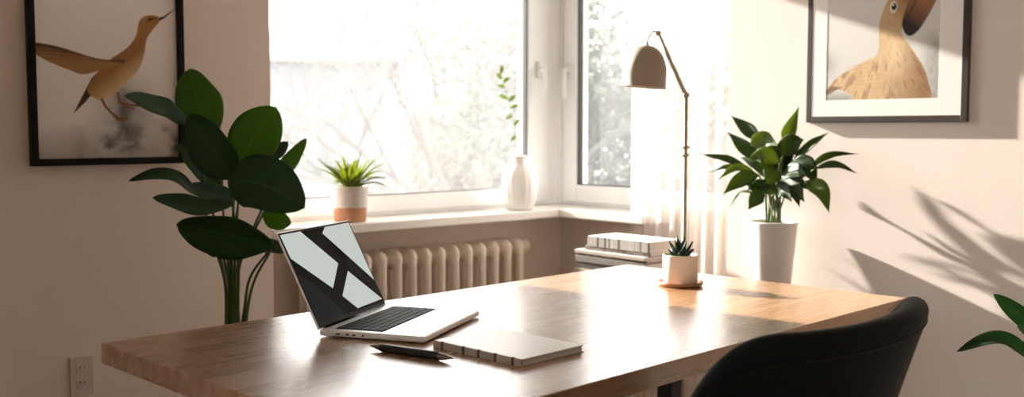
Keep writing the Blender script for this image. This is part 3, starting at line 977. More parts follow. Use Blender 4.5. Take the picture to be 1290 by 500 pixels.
# ------------------------------------------------------------------ plant and vase on the sill
sc_ = Vector((-1.168, -0.118, 0.82))
spl = thing('potted_spider_plant', 'spiky green houseplant in a two-tone cream and terracotta pot on the windowsill', 'plant', sc_)
bm = bmesh.new()
lathe(bm, [(0, 0), (0.052, 0), (0.0565, 0.004), (0.0610, 0.052)], 48)
obj('terracotta_base', bm, M['terracotta'], spl)['label'] = 'bare terracotta lower half'
bm = bmesh.new()
lathe(bm, [(0.0610, 0.052), (0.0655, 0.1255), (0.0645, 0.128), (0.0615, 0.128), (0.060, 0.124), (0.058, 0.108)], 48)
obj('pot', bm, M['speckle'], spl)
bm = bmesh.new(); lathe(bm, [(0, 0.114), (0.03, 0.115), (0.0590, 0.1115), (0.058, 0.108), (0, 0.108)], 32)
obj('soil', bm, M['soil'], spl)
rs = random.Random(11)
b0 = sc_ + Vector((0, 0, 0.116))
for i in range(46):
    a = i * 2.399 + rs.uniform(-0.3, 0.3)
    tl = 0.12 + 1.15 * math.sqrt((i + 0.5) / 46) + rs.uniform(-0.1, 0.1)
    ln = rs.uniform(0.14, 0.195) * (0.85 if i < 8 else 1)
    o_ = Vector((math.cos(a), math.sin(a), 0))
    if o_.y > 0.15:
        tl *= 0.55; ln *= 0.8
    d = o_ * math.sin(tl) + Vector((0, 0, math.cos(tl)))
    st = b0 + o_ * 0.012
    mid = st + d * ln * 0.55
    end = st + d * ln + Vector((0, 0, -0.012 - 0.042 * max(0, tl - 0.6)))
    end.z = max(end.z, 0.86)
    leaf(spl, [st, mid, end], rs.uniform(0.013, 0.018), M['leaf_blade'], facing=(Vector((0, 0, 1)) - o_ * 0.6).normalized(), fold=0.5, peak=0.3, tip=1.5, nu=12, nv=4, seed=i)

vc = Vector((-0.35, -0.118, 0.82))
vase = thing('vase', 'white bulbous ceramic vase with a short neck in the windowsill corner', 'vase', vc)
bm = bmesh.new()
prof = [(0, 0), (0.048, 0), (0.055, 0.004), (0.064, 0.030), (0.0705, 0.070), (0.072, 0.100), (0.0695, 0.130), (0.060, 0.158), (0.045, 0.178), (0.034, 0.187), (0.0305, 0.195), (0.031, 0.208), (0.034, 0.218), (0.0345, 0.221), (0.0325, 0.222), (0.029, 0.214), (0.027, 0.195), (0.030, 0.186), (0.040, 0.174), (0.0, 0.10)]
n = 64
rings = []
for r, z in prof:
    if r == 0:
        rings.append([bm.verts.new((0, 0, z))]); continue
    rib = 0.016 if 0.02 < z < 0.17 else 0.0
    rings.append([bm.verts.new((r * (1 + rib * math.cos(16 * 2 * PI * k / n)) * math.cos(2 * PI * k / n), r * (1 + rib * math.cos(16 * 2 * PI * k / n)) * math.sin(2 * PI * k / n), z)) for k in range(n)])
for a, b in zip(rings, rings[1:]):
    for k in range(n):
        k2 = (k + 1) % n
        if len(a) == 1:
            f = bm.faces.new((a[0], b[k], b[k2]))
        elif len(b) == 1:
            f = bm.faces.new((a[k], a[k2], b[0]))
        else:
            f = bm.faces.new((a[k], a[k2], b[k2], b[k]))
        f.smooth = True
obj('body', bm, M['ceramic_white'], vase)
sprig = thing('leafy_sprig', 'thin leafy sprig standing in the white vase', 'sprig', vc + Vector((0, 0, 0.12)))
pts = [vc + Vector((0.0, 0, 0.125)), vc + Vector((-0.012, 0.004, 0.22)), at_y(649, 165, -0.115), at_y(640, 125, -0.11), at_y(630, 92, -0.115)]
stem(sprig, pts, 0.0016, 0.0008, M['stem_pale'], 'stem')
rs = random.Random(3)
for (lx, ly, ex, ey) in ((640, 125, 628, 120), (632, 100, 625, 92), (634, 104, 642, 98), (641, 128, 650, 120), (646, 146, 637, 150), (648, 158, 656, 150), (650, 172, 643, 178), (636, 110, 626, 108), (631, 93, 633, 82), (643, 136, 655, 133)):
    leaf(sprig, [at_y(lx, ly, -0.114), at_y((lx + ex) / 2, (ly + ey) / 2 - 1, -0.12), at_y(ex, ey, -0.125)], 0.016, M['leaf_twig'], fold=0.2, nu=8, nv=4, thick=0.0006)

# ------------------------------------------------------------------ tall floor plant at the left
fpb = Vector((-1.83, -0.53, 0))
fp = thing('floor_plant', 'tall broad-leaved plant on the floor beside the left framed bird print', 'plant', fpb)
bm = bmesh.new()
lathe(bm, [(0, 0), (0.115, 0), (0.122, 0.006), (0.152, 0.29), (0.150, 0.30), (0.142, 0.30), (0.138, 0.27), (0, 0.27)], 56)
obj('pot', bm, M['planter'], fp)
bm = bmesh.new(); lathe(bm, [(0, 0.284), (0.07, 0.286), (0.139, 0.279), (0.137, 0.2705), (0, 0.2705)], 32)
obj('soil', bm, M['soil'], fp)


def P(x, y, d):
    return at_d(x, y, d)


D0 = 2.84
# (control points px,py,depth base->tip), width px, roll, material, fold
FL = [
    ([(272, 170, 2.84), (250, 130, 2.84), (240, 86, 2.86)], 52, 0.25, 'leaf_light', 0.15, 0.45),
    ([(238, 155, 2.76), (205, 140, 2.70), (157, 121, 2.62)], 36, 0.95, 'leaf_dark', 0.3, 0.5),
    ([(296, 226, 2.72), (268, 190, 2.70), (238, 144, 2.74)], 50, -0.35, 'leaf_dark', 0.2, 0.45),
    ([(303, 206, 2.80), (318, 176, 2.80), (348, 135, 2.82)], 58, 0.2, 'leaf_light', 0.15, 0.55),
    ([(300, 214, 2.98), (330, 196, 2.97), (363, 178, 2.95)], 34, 0.8, 'leaf_grey', 0.2, 0.5),
    ([(347, 226, 2.78), (362, 205, 2.78), (386, 174, 2.80)], 20, 0.3, 'leaf_light', 0.5, 0.4),
    ([(287, 228, 2.66), (330, 232, 2.62), (384, 262, 2.60)], 66, -0.25, 'leaf_dark', 0.25, 0.5),
    ([(330, 268, 2.76), (348, 276, 2.75), (367, 281, 2.75)], 24, 0.2, 'leaf_light', 0.2, 0.5),
    ([(279, 240, 2.90), (255, 212, 2.92), (226, 180, 2.95)], 32, 0.5, 'leaf_dark', 0.3, 0.45),
    ([(252, 248, 2.80), (212, 222, 2.74), (162, 228, 2.68)], 22, 0.9, 'leaf_dark', 0.35, 0.45),
    ([(296, 256, 2.74), (252, 262, 2.68), (192, 249, 2.62)], 30, 0.8, 'leaf_dark', 0.25, 0.6),
    ([(300, 248, 2.78), (272, 246, 2.76), (238, 232, 2.76)], 28, 0.6, 'leaf_grey', 0.2, 0.5),
    ([(346, 310, 2.66), (290, 296, 2.62), (222, 282, 2.58)], 54, -0.5, 'leaf_dark', 0.35, 0.55),
    ([(322, 313, 2.82), (340, 308, 2.84), (362, 318, 2.88)], 22, 0.7, 'leaf_grey', 0.2, 0.45),
    ([(282, 300, 2.66), (272, 310, 2.64), (268, 324, 2.63)], 30, 0.1, 'leaf_dark', 0.2, 0.4),
]
for i, (cp, wpx, roll, mk, fold, pk) in enumerate(FL):
    pts = [P(*c) for c in cp]
    leaf(fp, pts, wpx / F_PX * cp[1][2] * 1.12, M[mk], roll=roll, fold=fold, peak=pk, wave=0.07, nu=26, nv=10, tip=0.85, seed=i, thick=0.0012)
base_z = 0.285
for i, (mid, end) in enumerate([((287, 330, 2.86), (272, 170, 2.84)), ((283, 330, 2.80), (238, 155, 2.76)), ((292, 320, 2.78), (296, 226, 2.72)), ((296, 330, 2.80), (303, 206, 2.80)),
                                ((303, 330, 2.84), (347, 226, 2.78)), ((300, 330, 2.76), (290, 228, 2.66)), ((315, 350, 2.84), (344, 310, 2.68)), ((320, 355, 2.86), (340, 318, 2.84)),
                                ((281, 345, 2.80), (262, 290, 2.66)), ((279, 330, 2.82), (252, 248, 2.80)), ((290, 335, 2.84), (300, 256, 2.75)), ((298, 340, 2.82), (332, 268, 2.76))]):
    a = i * 2.399
    st = fpb + Vector((0.042 * math.cos(a), 0.042 * math.sin(a), base_z))
    low = P(295 + (mid[0] - 293) * 0.62, 405, 2.83) * 0.9 + Vector((st.x, st.y, 0.6)) * 0.1
    stem(fp, [st, low, P(*mid), P(*end)], 0.0058, 0.0030, M['stem'])

# ------------------------------------------------------------------ plant by the right wall
rpx = -0.302
rp0 = at_x(974.5, 279, rpx)
POT_H = 0.27
ptz = rp0.z
stand_h = ptz - POT_H
rplant = thing('potted_lily', 'lush green lily in a tapered white planter against the sunlit right wall', 'plant', (rp0.x, rp0.y, stand_h))
bm = bmesh.new()
RP = 0.0785
lathe(bm, [(0, 0), (0.050, 0), (0.053, 0.003), (RP - 0.001, POT_H - 0.004), (RP, POT_H), (RP - 0.004, POT_H + 0.001), (RP - 0.007, POT_H - 0.004), (RP - 0.010, POT_H - 0.02), (0, POT_H - 0.02)], 56)
obj('pot', bm, M['planter'], rplant)
bm = bmesh.new(); lathe(bm, [(0, POT_H - 0.006), (0.04, POT_H - 0.005), (RP - 0.0092, POT_H - 0.012), (RP - 0.0102, POT_H - 0.0195), (0, POT_H - 0.0195)], 32)
obj('soil', bm, M['soil'], rplant)
soil_c = Vector((rp0.x, rp0.y, ptz - 0.01))


def Q(x, y, dx):
    return at_x(x, y, rpx + (dx * 0.8 if dx < 0 else dx * 0.55))


RL = [  # base, mid, tip (px, py, offset from the plant's own plane), width px, roll, light?, fold
    ([(988, 182, 0.0), (996, 162, 0.0), (1007, 133, 0.0)], 17, 0.2, 1, 0.4),
    ([(957, 178, 0.02), (940, 162, 0.04), (920, 145, 0.05)], 18, 0.3, 0, 0.3),
    ([(960, 200, -0.02), (938, 185, -0.04), (915, 165, -0.05)], 18, 0.2, 0, 0.3),
    ([(946, 183, -0.06), (964, 176, -0.08), (981, 184, -0.10)], 24, 0.3, 1, 0.2),
    ([(986, 195, -0.05), (1000, 180, -0.06), (1013, 176, -0.07)], 26, 0.0, 0, 0.2),
    ([(982, 205, -0.09), (962, 196, -0.12), (942, 200, -0.14)], 22, 0.3, 1, 0.2),
    ([(1000, 201, 0.03), (1022, 182, 0.05), (1045, 166, 0.06)], 11, 0.4, 0, 0.4),
    ([(1018, 212, -0.03), (1045, 194, 0.0), (1082, 194, 0.03)], 10, 0.6, 0, 0.4),
    ([(1027, 212, -0.05), (1053, 208, -0.02), (1081, 219, 0.0)], 10, 0.6, 0, 0.4),
    ([(942, 211, -0.02), (912, 200, -0.05), (881, 194, -0.08)], 11, 0.6, 0, 0.4),
    ([(944, 211, 0.02), (918, 209, 0.04), (893, 217, 0.05)], 8, 0.6, 0, 0.4),
    ([(950, 216, -0.08), (926, 212, -0.12), (903, 228, -0.15)], 11, 0.5, 1, 0.4),
    ([(956, 220, -0.06), (932, 226, -0.10), (910, 246, -0.13)], 20, 0.3, 0, 0.3),
    ([(962, 244, -0.03), (953, 250, -0.05), (942, 265, -0.06)], 20, 0.2, 0, 0.3),
    ([(1016, 228, -0.07), (1034, 240, -0.10), (1045, 269, -0.12)], 20, 0.2, 1, 0.3),
    ([(984, 222, -0.06), (1000, 236, -0.10), (1014, 255, -0.12)], 24, 0.1, 0, 0.3),
    ([(1000, 202, -0.03), (1016, 210, -0.04), (1030, 235, -0.05)], 24, 0.2, 0, 0.3),
    ([(972, 222, 0.0), (975, 200, 0.0), (970, 172, 0.02)], 22, 0.3, 0, 0.3),
    ([(980, 220, 0.03), (990, 200, 0.05), (1003, 186, 0.07)], 22, 0.3, 0, 0.3),
    ([(978, 236, -0.08), (988, 240, -0.12), (998, 255, -0.14)], 18, 0.2, 0, 0.3),
    ([(968, 228, 0.03), (956, 232, 0.05), (940, 240, 0.06)], 16, 0.4, 0, 0.3),
    ([(964, 214, -0.05), (962, 200, -0.06), (952, 190, -0.07)], 18, 0.2, 0, 0.3),
    ([(990, 214, -0.05), (1002, 216, -0.08), (1018, 222, -0.10)], 22, 0.3, 0, 0.3),
    ([(974, 232, -0.10), (972, 222, -0.13), (962, 212, -0.15)], 20, 0.2, 0, 0.3),
    ([(976, 222, 0.06), (1000, 215, 0.08), (1024, 214, 0.09)], 20, 0.5, 0, 0.3),
    ([(956, 246, 0.0), (934, 242, 0.0), (917, 264, 0.0)], 4, 0.5, 0, 0.3),
    ([(970, 215, 0.06), (982, 190, 0.09), (990, 168, 0.10)], 18, 0.6, 0, 0.3),
    ([(966, 225, 0.07), (950, 205, 0.09), (932, 198, 0.10)], 18, 0.5, 0, 0.3),
    ([(978, 240, 0.05), (1000, 230, 0.08), (1022, 240, 0.10)], 20, 0.6, 0, 0.3),
    ([(966, 250, 0.02), (950, 236, 0.04), (936, 224, 0.05)], 18, 0.7, 0, 0.3),
    ([(975, 210, 0.0), (966, 192, 0.02), (962, 178, 0.02)], 20, -0.5, 0, 0.3),
    ([(984, 232, -0.04), (1002, 222, -0.05), (1020, 206, -0.06)], 18, 0.8, 0, 0.3),
    ([(974, 244, -0.05), (966, 234, -0.08), (952, 226, -0.10)], 18, 0.2, 0, 0.3),
    ([(978, 215, 0.02), (992, 192, 0.03), (1000, 178, 0.04)], 16, 0.9, 0, 0.3),
    ([(986, 240, 0.0), (1000, 244, 0.02), (1008, 262, 0.03)], 14, 0.4, 0, 0.3),
]
for i, (cp, wpx, roll, lt, fold) in enumerate(RL):
    pts = [Q(*c) for c in cp]
    leaf(rplant, pts, wpx / F_PX * 3.3 * 1.03, M['leaf_lily_light' if lt else 'leaf_lily'], roll=roll * (1 if i % 2 else -1), fold=fold, peak=0.42, wave=0.10, nu=20, nv=6, tip=1.9, seed=50 + i)
    if i % 2 == 0 or i in (1, 5, 15):
        a = i * 2.4
        st = soil_c + Vector((0.022 * math.cos(a), 0.022 * math.sin(a), 0))
        m_ = (st + pts[0]) / 2 + Vector((0, 0, 0.02)); m_.x = (st.x * 2 + pts[0].x) / 3; m_.y = (st.y * 2 + pts[0].y) / 3
        stem(rplant, [st, m_, pts[0]], 0.0036, 0.0022, M['stem' if i % 4 else 'stem_pale'])
# the stool that carries it, behind the table
ps = thing('plant_stool', 'small round wooden stool under the white planter by the right wall', 'stool', (rp0.x, rp0.y, 0))
bm = bmesh.new(); lathe(bm, [(0, stand_h - 0.028), (0.115, stand_h - 0.028), (0.12, stand_h - 0.022), (0.12, stand_h - 0.004), (0.117, stand_h), (0, stand_h)], 48)
obj('seat', bm, M['stool_wood'], ps)
for k in range(3):
    a = k * 2 * PI / 3 + 0.5
    bm = bmesh.new(); tube(bm, [(0.105 * math.cos(a), 0.105 * math.sin(a), 0), (0.075 * math.cos(a), 0.075 * math.sin(a), stand_h - 0.027)], [0.010, 0.014], 12)
    obj('leg', bm, M['stool_wood'], ps)

# ------------------------------------------------------------------ book stack by the curtain
BX, BY = -0.55, -0.71


def book(name, label, cat, x0, x1, y0, y1, z0, th, cover, spine, rz=0, soft=False):
    cx, cy = (x0 + x1) / 2, (y0 + y1) / 2
    b = thing(name, label, cat, (cx, cy, z0), rz, 'books and magazines stacked by the curtain')
    a, c = (x1 - x0) / 2, (y1 - y0) / 2
    ct = 0.0012 if soft else 0.0025
    obj('front_cover', boxes((-a, a, -c, c, th - ct, th)), cover, b, bevel=0.0006)
    obj('back_cover', boxes((-a, a, -c, c, 0, ct)), cover, b, bevel=0.0006)
    obj('pages', boxes((-a + 0.002, a - 0.003, -c + 0.003, c - 0.003, ct, th - ct)), M['pages'], b)
    obj('spine', boxes((-a - 0.002, -a + 0.002, -c, c, 0, th)), spine, b, bevel=0.001)
    return b


ZT = 0.772
zz = ZT - 0.036
book('book', 'thick white book with a plaid spine on top of the stack by the curtain', 'book', BX, BX + 0.15, -0.992, -0.706, zz, 0.036, M['cover_white'], M['plaid'])
zz -= 0.016
book('magazine', 'magazine with a mottled dark spine just under the white plaid book', 'magazine', BX + 0.004, BX + 0.155, -0.990, -0.690, zz, 0.016, M['cover_grey'], M['cover_mottle'], 0.02, True)
zz -= 0.012
book('magazine', 'pale beige magazine third from the top of the stack by the curtain', 'magazine', BX - 0.012, BX + 0.16, -0.985, -0.652, zz, 0.012, M['cover_white'], M['cover_beige'], -0.01, True)
zz -= 0.009
book('magazine', 'thin dark-spined magazine between two pale ones in the curtain-side stack', 'magazine', BX - 0.005, BX + 0.155, -0.985, -0.660, zz, 0.009, M['cover_dark'], M['cover_mottle'], 0.01, True)
zz -= 0.022
book('book', 'grey book with a pale spine in the lower part of the curtain-side stack', 'book', BX - 0.010, BX + 0.16, -0.990, -0.655, zz, 0.022, M['cover_grey'], M['cover_grey'], 0.0)
zz -= 0.024
book('book', 'dark brown book near the bottom of the stack, resting on another book', 'book', BX - 0.006, BX + 0.16, -0.985, -0.657, zz, 0.024, M['cover_dark'], M['cover_dark'], 0.015)
zz -= 0.03
book('book', 'beige book at the very bottom of the stack by the curtain', 'book', BX - 0.012, BX + 0.165, -0.99, -0.650, zz, 0.03, M['cover_beige'], M['cover_beige'], 0.0)
bs = thing('book_stool', 'low wooden stool under the stack of books by the curtain', 'stool', (BX + 0.08, -0.82, 0))
obj('seat', boxes((-0.12, 0.12, -0.2, 0.2, zz - 0.025, zz)), M['stool_wood'], bs, bevel=0.004)
for a, b in ((-1, -1), (1, -1), (1, 1), (-1, 1)):
    bm = bmesh.new(); tube(bm, [(a * 0.105, b * 0.18, 0), (a * 0.085, b * 0.155, zz - 0.024)], [0.011, 0.015], 12)
    obj('leg', bm, M['stool_wood'], bs)

# ------------------------------------------------------------------ corner plant, right foreground
cpb = Vector((-0.74, -2.42, 0))
cp_ = thing('rubber_plant', 'dark broad-leaved plant whose leaves reach in at the lower right', 'plant', cpb)
bm = bmesh.new()
lathe(bm, [(0, 0), (0.09, 0), (0.096, 0.006), (0.118, 0.225), (0.116, 0.232), (0.108, 0.232), (0.105, 0.21), (0, 0.21)], 48)
obj('pot', bm, M['planter'], cp_)
bm = bmesh.new(); lathe(bm, [(0, 0.22), (0.05, 0.222), (0.106, 0.217), (0.1045, 0.2105), (0, 0.2105)], 32)
obj('soil', bm, M['soil'], cp_)
trunk_pts = [cpb + Vector((0, 0, 0.215)), cpb + Vector((0.01, 0.0, 0.4)), cpb + Vector((-0.005, 0.01, 0.58)), cpb + Vector((0.0, 0.01, 0.76))]
stem(cp_, trunk_pts, 0.009, 0.005, M['stem'], 'trunk')
CL = [
    ([(1322, 468, 2.24), (1262, 428, 2.22), (1205, 443, 2.20)], 19, 0.75, 0.35),
    ([(1318, 425, 2.26), (1284, 398, 2.25), (1251, 370, 2.24)], 20, 0.35, 0.3),
    ([(1345, 440, 2.20), (1312, 425, 2.16), (1281, 411, 2.12)], 24, 0.4, 0.3),
]
for i, (c3, wpx, roll, fold) in enumerate(CL):
    pts = [P(*c) for c in c3]
    leaf(cp_, pts, wpx / F_PX * 2.2 * 1.25, M['leaf_dark'], roll=roll, fold=fold, peak=0.5, wave=0.05, seed=90 + i, thick=0.0012)
    tp = trunk_pts[2] if i else trunk_pts[1] + Vector((0, 0, 0.08))
    stem(cp_, [tp, (tp + pts[0]) / 2 + Vector((0, 0, 0.015)), pts[0]], 0.004, 0.0025, M['stem'])
rs = random.Random(8)
for i in range(7):
    a = -0.9 + i * 0.45 - PI / 2
    h = 0.42 + 0.06 * i
    st = cpb + Vector((0, 0.004, h))
    o_ = Vector((math.cos(a), math.sin(a), 0))
    leaf(cp_, [st + o_ * 0.02, st + o_ * 0.11 + Vector((0, 0, 0.07)), st + o_ * 0.24 + Vector((0, 0, 0.05))], 0.085, M['leaf_dark'], facing=Vector((0, 0, 1)), fold=0.25, peak=0.5, wave=0.05, seed=100 + i, thick=0.0012)


# ------------------------------------------------------------------ the two framed bird prints
def poly_sd(X, Y, poly):
    """signed distance (negative inside) of points to a closed polygon"""
    poly = np.asarray(poly, float)
    d = np.full(X.shape, 1e9); inside = np.zeros(X.shape, bool)
    n_ = len(poly)
    for i in range(n_):
        x0, y0 = poly[i]; x1, y1 = poly[(i + 1) % n_]
        ex, ey = x1 - x0, y1 - y0
        t = np.clip(((X - x0) * ex + (Y - y0) * ey) / (ex * ex + ey * ey + 1e-12), 0, 1)
        d = np.minimum(d, np.hypot(X - x0 - t * ex, Y - y0 - t * ey))
        c = ((y0 > Y) != (y1 > Y)) & (X < (x1 - x0) * (Y - y0) / (y1 - y0 + 1e-12) + x0)
        inside ^= c
    return np.where(inside, -d, d)


def line_sd(X, Y, pts, w0):
    d = np.full(X.shape, 1e9)
    for (x0, y0), (x1, y1) in zip(pts, pts[1:]):
        ex, ey = x1 - x0, y1 - y0
        t = np.clip(((X - x0) * ex + (Y - y0) * ey) / (ex * ex + ey * ey + 1e-12), 0, 1)
        d = np.minimum(d, np.hypot(X - x0 - t * ex, Y - y0 - t * ey))
    return d - w0


def rounded(poly, per=6):
    P_ = [np.array(p, float) for p in poly]; n_ = len(P_); out = []
    for i in range(n_):
        a, b, c, d = P_[i - 1], P_[i], P_[(i + 1) % n_], P_[(i + 2) % n_]
        for k in range(per):
            t = k / per
            out.append(0.5 * (2 * b + (c - a) * t + (2 * a - 5 * b + 4 * c - d) * t * t + (3 * b - a - 3 * c + d) * t ** 3))
    return out


def vnoise(X, Y, s, seed, octs=4):
    rg = np.random.default_rng(seed); out = np.zeros(X.shape); amp = 1.0; tot = 0
    for o in range(octs):
        G = rg.random((64, 64)); x = X / s * 2 ** o; y = Y / s * 2 ** o
        xi = np.floor(x).astype(int); yi = np.floor(y).astype(int); fx = x - xi; fy = y - yi
        fx = fx * fx * (3 - 2 * fx); fy = fy * fy * (3 - 2 * fy)
        g = lambda i, j: G[(yi + j) % 64, (xi + i) % 64]
        out += amp * ((g(0, 0) * (1 - fx) + g(1, 0) * fx) * (1 - fy) + (g(0, 1) * (1 - fx) + g(1, 1) * fx) * fy)
        tot += amp; amp *= 0.5
    return out / tot


def over(C, sd, col, soft=0.6, alpha=1.0):
    m = np.clip(0.5 - sd / (2 * soft), 0, 1) * alpha
    col = np.asarray(col, float)
    if col.ndim == 1:
        col = np.broadcast_to(col, C.shape)
    return C * (1 - m[..., None]) + col * m[..., None]


def lin(r, g, b):
    c = np.array([r, g, b], float) / 255.0
    return np.where(c <= 0.04045, c / 12.92, ((c + 0.055) / 1.055) ** 2.4)


def mixc(a, b, t):
    t = np.clip(t, 0, 1)[..., None]; return np.asarray(a) * (1 - t) + np.asarray(b) * t


def paint_left(X, Y):
    """X, Y in print units: 0..400 across, y downwards, bottom edge near y=440"""
    sky = mixc(lin(250, 247, 244), lin(240, 235, 230), Y / 300)
    C = sky
    n1 = vnoise(X, Y, 90, 1); n2 = vnoise(X, Y, 40, 2)
    smoke = np.clip((Y - 320 + 130 * (n1 - 0.5)) / 90, 0, 1)
    C = mixc(C, lin(160, 153, 146), smoke * 0.75)
    C = mixc(C, lin(70, 66, 63), np.clip(smoke * (n2 - 0.42) * 3.4, 0, 1) * np.clip((X - 150) / 100, 0.15, 1))
    dk = np.exp(-(((X - 330) / 60) ** 2 + ((Y - 300) / 75) ** 2))
    C = mixc(C, lin(78, 74, 72), np.clip(dk * (0.35 + n2) * 0.85, 0, 0.9))
    lt = np.exp(-(((X - 400) / 40) ** 2 + ((Y - 400) / 30) ** 2)) + 0.6 * np.exp(-(((X - 150) / 60) ** 2 + ((Y - 400) / 26) ** 2))
    C = mixc(C, lin(222, 212, 204), lt * 0.8)
    body = rounded([(366, 90), (372, 60), (388, 42), (414, 37), (432, 42), (430, 56), (420, 68), (404, 88), (393, 108), (387, 140), (376, 178), (358, 205), (332, 230), (308, 252), (288, 266), (262, 281), (246, 276), (232, 266), (226, 250), (240, 224), (258, 200), (288, 168), (314, 150), (340, 130), (356, 110)])
    sd = poly_sd(X, Y, body)
    # colour from back (dark) to belly (pale)
    ax_ = (X - 250) * 0.62 + (Y - 260) * 0.78
    t = np.clip((ax_ + 22) / 62, 0, 1)
    bc = mixc(lin(160, 112, 66), lin(232, 202, 146), t)
    bc = mixc(bc, lin(176, 128, 76), np.clip((150 - Y) / 90, 0, 1) * 0.55)
    fe = vnoise(X * 1.6 + Y, Y * 0.5 - X * 0.3, 14, 5, 3)
    bc = bc * (0.86 + 0.28 * fe)[..., None]
    C = over(C, poly_sd(X, Y, [(262, 196), (238, 220), (206, 280), (186, 319), (216, 290), (240, 262), (258, 226)]), lin(70, 52, 42) * 1.0)
    C = over(C, sd, bc, 1.4)
    wing = rounded([(92, 134), (120, 134), (160, 141), (206, 154), (250, 165), (296, 168), (332, 160), (326, 176), (292, 188), (262, 198), (216, 211), (180, 201), (140, 186), (112, 173), (94, 160)])
    wsd = poly_sd(X, Y, wing)
    fr = (Y - 134 - 0.16 * (X - 92)) / (12 + 0.30 * np.clip(250 - X, 20, 160) ** 0.95 + 1e-6)
    stripes = 0.5 + 0.5 * np.sin(fr * 24 + 3 * vnoise(X, Y, 40, 8) + X * 0.02)
    wc = mixc(lin(112, 76, 46), lin(176, 132, 84), stripes * 0.28 + 0.5 * np.clip(fr, 0, 1.2) + 0.3 * (vnoise(X * 0.4 + Y, Y * 2 - X * 0.5, 10, 9, 3) - 0.5))
    wc = mixc(wc, lin(190, 148, 98), np.clip((X - 250) / 70, 0, 1) * 0.6)
    wc = mixc(wc, lin(66, 46, 32), np.clip(1.2 - np.abs(Y - (132 + 0.17 * (X - 92))) / 9, 0, 1) * 0.75)
    C = over(C, wsd, wc, 1.0)
    C = over(C, poly_sd(X, Y, [(432, 42), (446, 37), (477, 13), (468, 24), (444, 45), (430, 52)]), lin(74, 50, 38), 0.8)
    C = over(C, line_sd(X, Y, [(398, 53), (420, 45)], 1.8), lin(60, 40, 28), 1.0)
    C = over(C, np.hypot(X - 405, Y - 49) - 4.2, lin(26, 18, 14), 0.8)
    for pts_, w_ in (([(264, 278), (272, 296), (288, 314)], 3.6), ([(288, 314), (310, 330), (332, 333)], 3.0), ([(288, 314), (304, 334), (322, 338)], 2.4), ([(308, 260), (312, 286)], 3.6), ([(312, 286), (340, 292), (366, 294)], 3.0), ([(312, 286), (334, 298), (352, 302)], 2.4)):
        C = over(C, line_sd(X, Y, pts_, w_), lin(132, 84, 56), 0.9)
    return C


def paint_right(X, Y):
    """X, Y in zoomed print units; the print's bottom edge is at y=240"""
    C = mixc(lin(222, 220, 214), lin(204, 204, 198), (Y + 100) / 300)
    n1 = vnoise(X, Y, 60, 11); n2 = vnoise(X, Y, 9, 12, 3)
    g = np.clip((X - 340) / 40, 0, 1) * np.clip((Y - 95 + 30 * n1) / 50, 0, 1)
    C = mixc(C, lin(128, 128, 124), g * (0.45 + 0.5 * n2))
    g2 = np.exp(-(((X - 118) / 26) ** 2 + ((Y - 150) / 30) ** 2))
    C = mixc(C, lin(140, 142, 140), g2 * 0.55 * (0.5 + n2))
    C = mixc(C, lin(120, 122, 122), np.clip((Y - 215) / 20, 0, 1) * np.clip((230 - X) / 60, 0, 1) * 0.7)
    body = rounded([(112, 222), (128, 200), (150, 180), (182, 162), (214, 146), (240, 136), (249, 112), (247, 84), (249, 52), (258, 22), (272, -4), (292, -24), (318, -30), (336, -18), (330, 10), (316, 40), (304, 66), (302, 86), (316, 108), (336, 138), (354, 168), (365, 200), (366, 245), (262, 248), (204, 246), (172, 222), (148, 214), (128, 222)])
    sd = poly_sd(X, Y, body)
    fe = vnoise(X * 0.9 + Y * 0.5, X * 0.9 - Y * 0.25, 10, 15, 3)
    t = np.clip((X - 235) / 110, 0, 1)
    bc = mixc(lin(204, 174, 132), lin(150, 116, 80), t)
    bc = mixc(bc, lin(226, 200, 158), np.exp(-(((X - 285) / 34) ** 2 + ((Y - 130) / 50) ** 2)) * 0.8)
    bc = mixc(bc, lin(150, 98, 56), np.clip((60 - Y) / 60, 0, 1) * np.clip((X - 268) / 40, 0, 1) * 0.7)
    rad = np.hypot(X - 262, Y - 60); ang = np.arctan2(Y - 60, X - 262)
    st = vnoise(ang * 160, rad * 0.35, 9, 17, 3)
    bc = bc * (0.70 + 0.32 * fe + 0.34 * st)[..., None]
    bc = mixc(bc, lin(104, 70, 44), np.clip((st - 0.55) * 3.2, 0, 0.55) * np.clip((Y - 90) / 60, 0, 1))
    bc = mixc(bc, lin(120, 84, 54), np.clip((X - 330) / 45, 0, 1) * 0.45)
    C = over(C, sd, bc, 1.2)
    # wing feathers fanning to the left
    for k in range(7):
        x1, y1 = 112 + 9 * k, 224 - 2 * k + (k % 2) * 3
        C = over(C, line_sd(X, Y, [(238 + k * 4, 150 + 10 * k), ((238 + x1) / 2, 158 + 9 * k), (x1 + 10 * k, y1)], 1.0), lin(140, 104, 68), 2.6, 0.25)
    C = over(C, poly_sd(X, Y, [(112, 222), (130, 205), (160, 208), (140, 216), (124, 226)]), lin(92, 64, 42), 2.0, 0.8)
    # bill
    bill = rounded([(318, -34), (352, -44), (384, -30), (384, -4), (374, 24), (358, 54), (342, 78), (326, 91), (312, 88), (302, 66), (306, 40), (316, 8)])
    bs_ = poly_sd(X, Y, bill)
    bt = np.clip((Y - 5) / 85 + (336 - X) / 110, 0, 1)
    C = over(C, bs_, mixc(lin(146, 100, 62), lin(34, 29, 27), bt * 1.15), 1.2)
    C = over(C, line_sd(X, Y, [(306, 62), (322, 34), (338, -4), (346, -30)], 1.4), lin(40, 30, 24), 1.0, 0.8)
    C = over(C, (np.hypot((X - 281) / 0.62, Y - 21) - 14), lin(226, 214, 196), 1.2)
    C = over(C, (np.hypot((X - 282) / 0.7, Y - 20) - 8.5), lin(18, 14, 12), 1.0)
    C = over(C, np.hypot(X - 280, Y - 16) - 2.2, lin(250, 250, 245), 0.8)
    return C


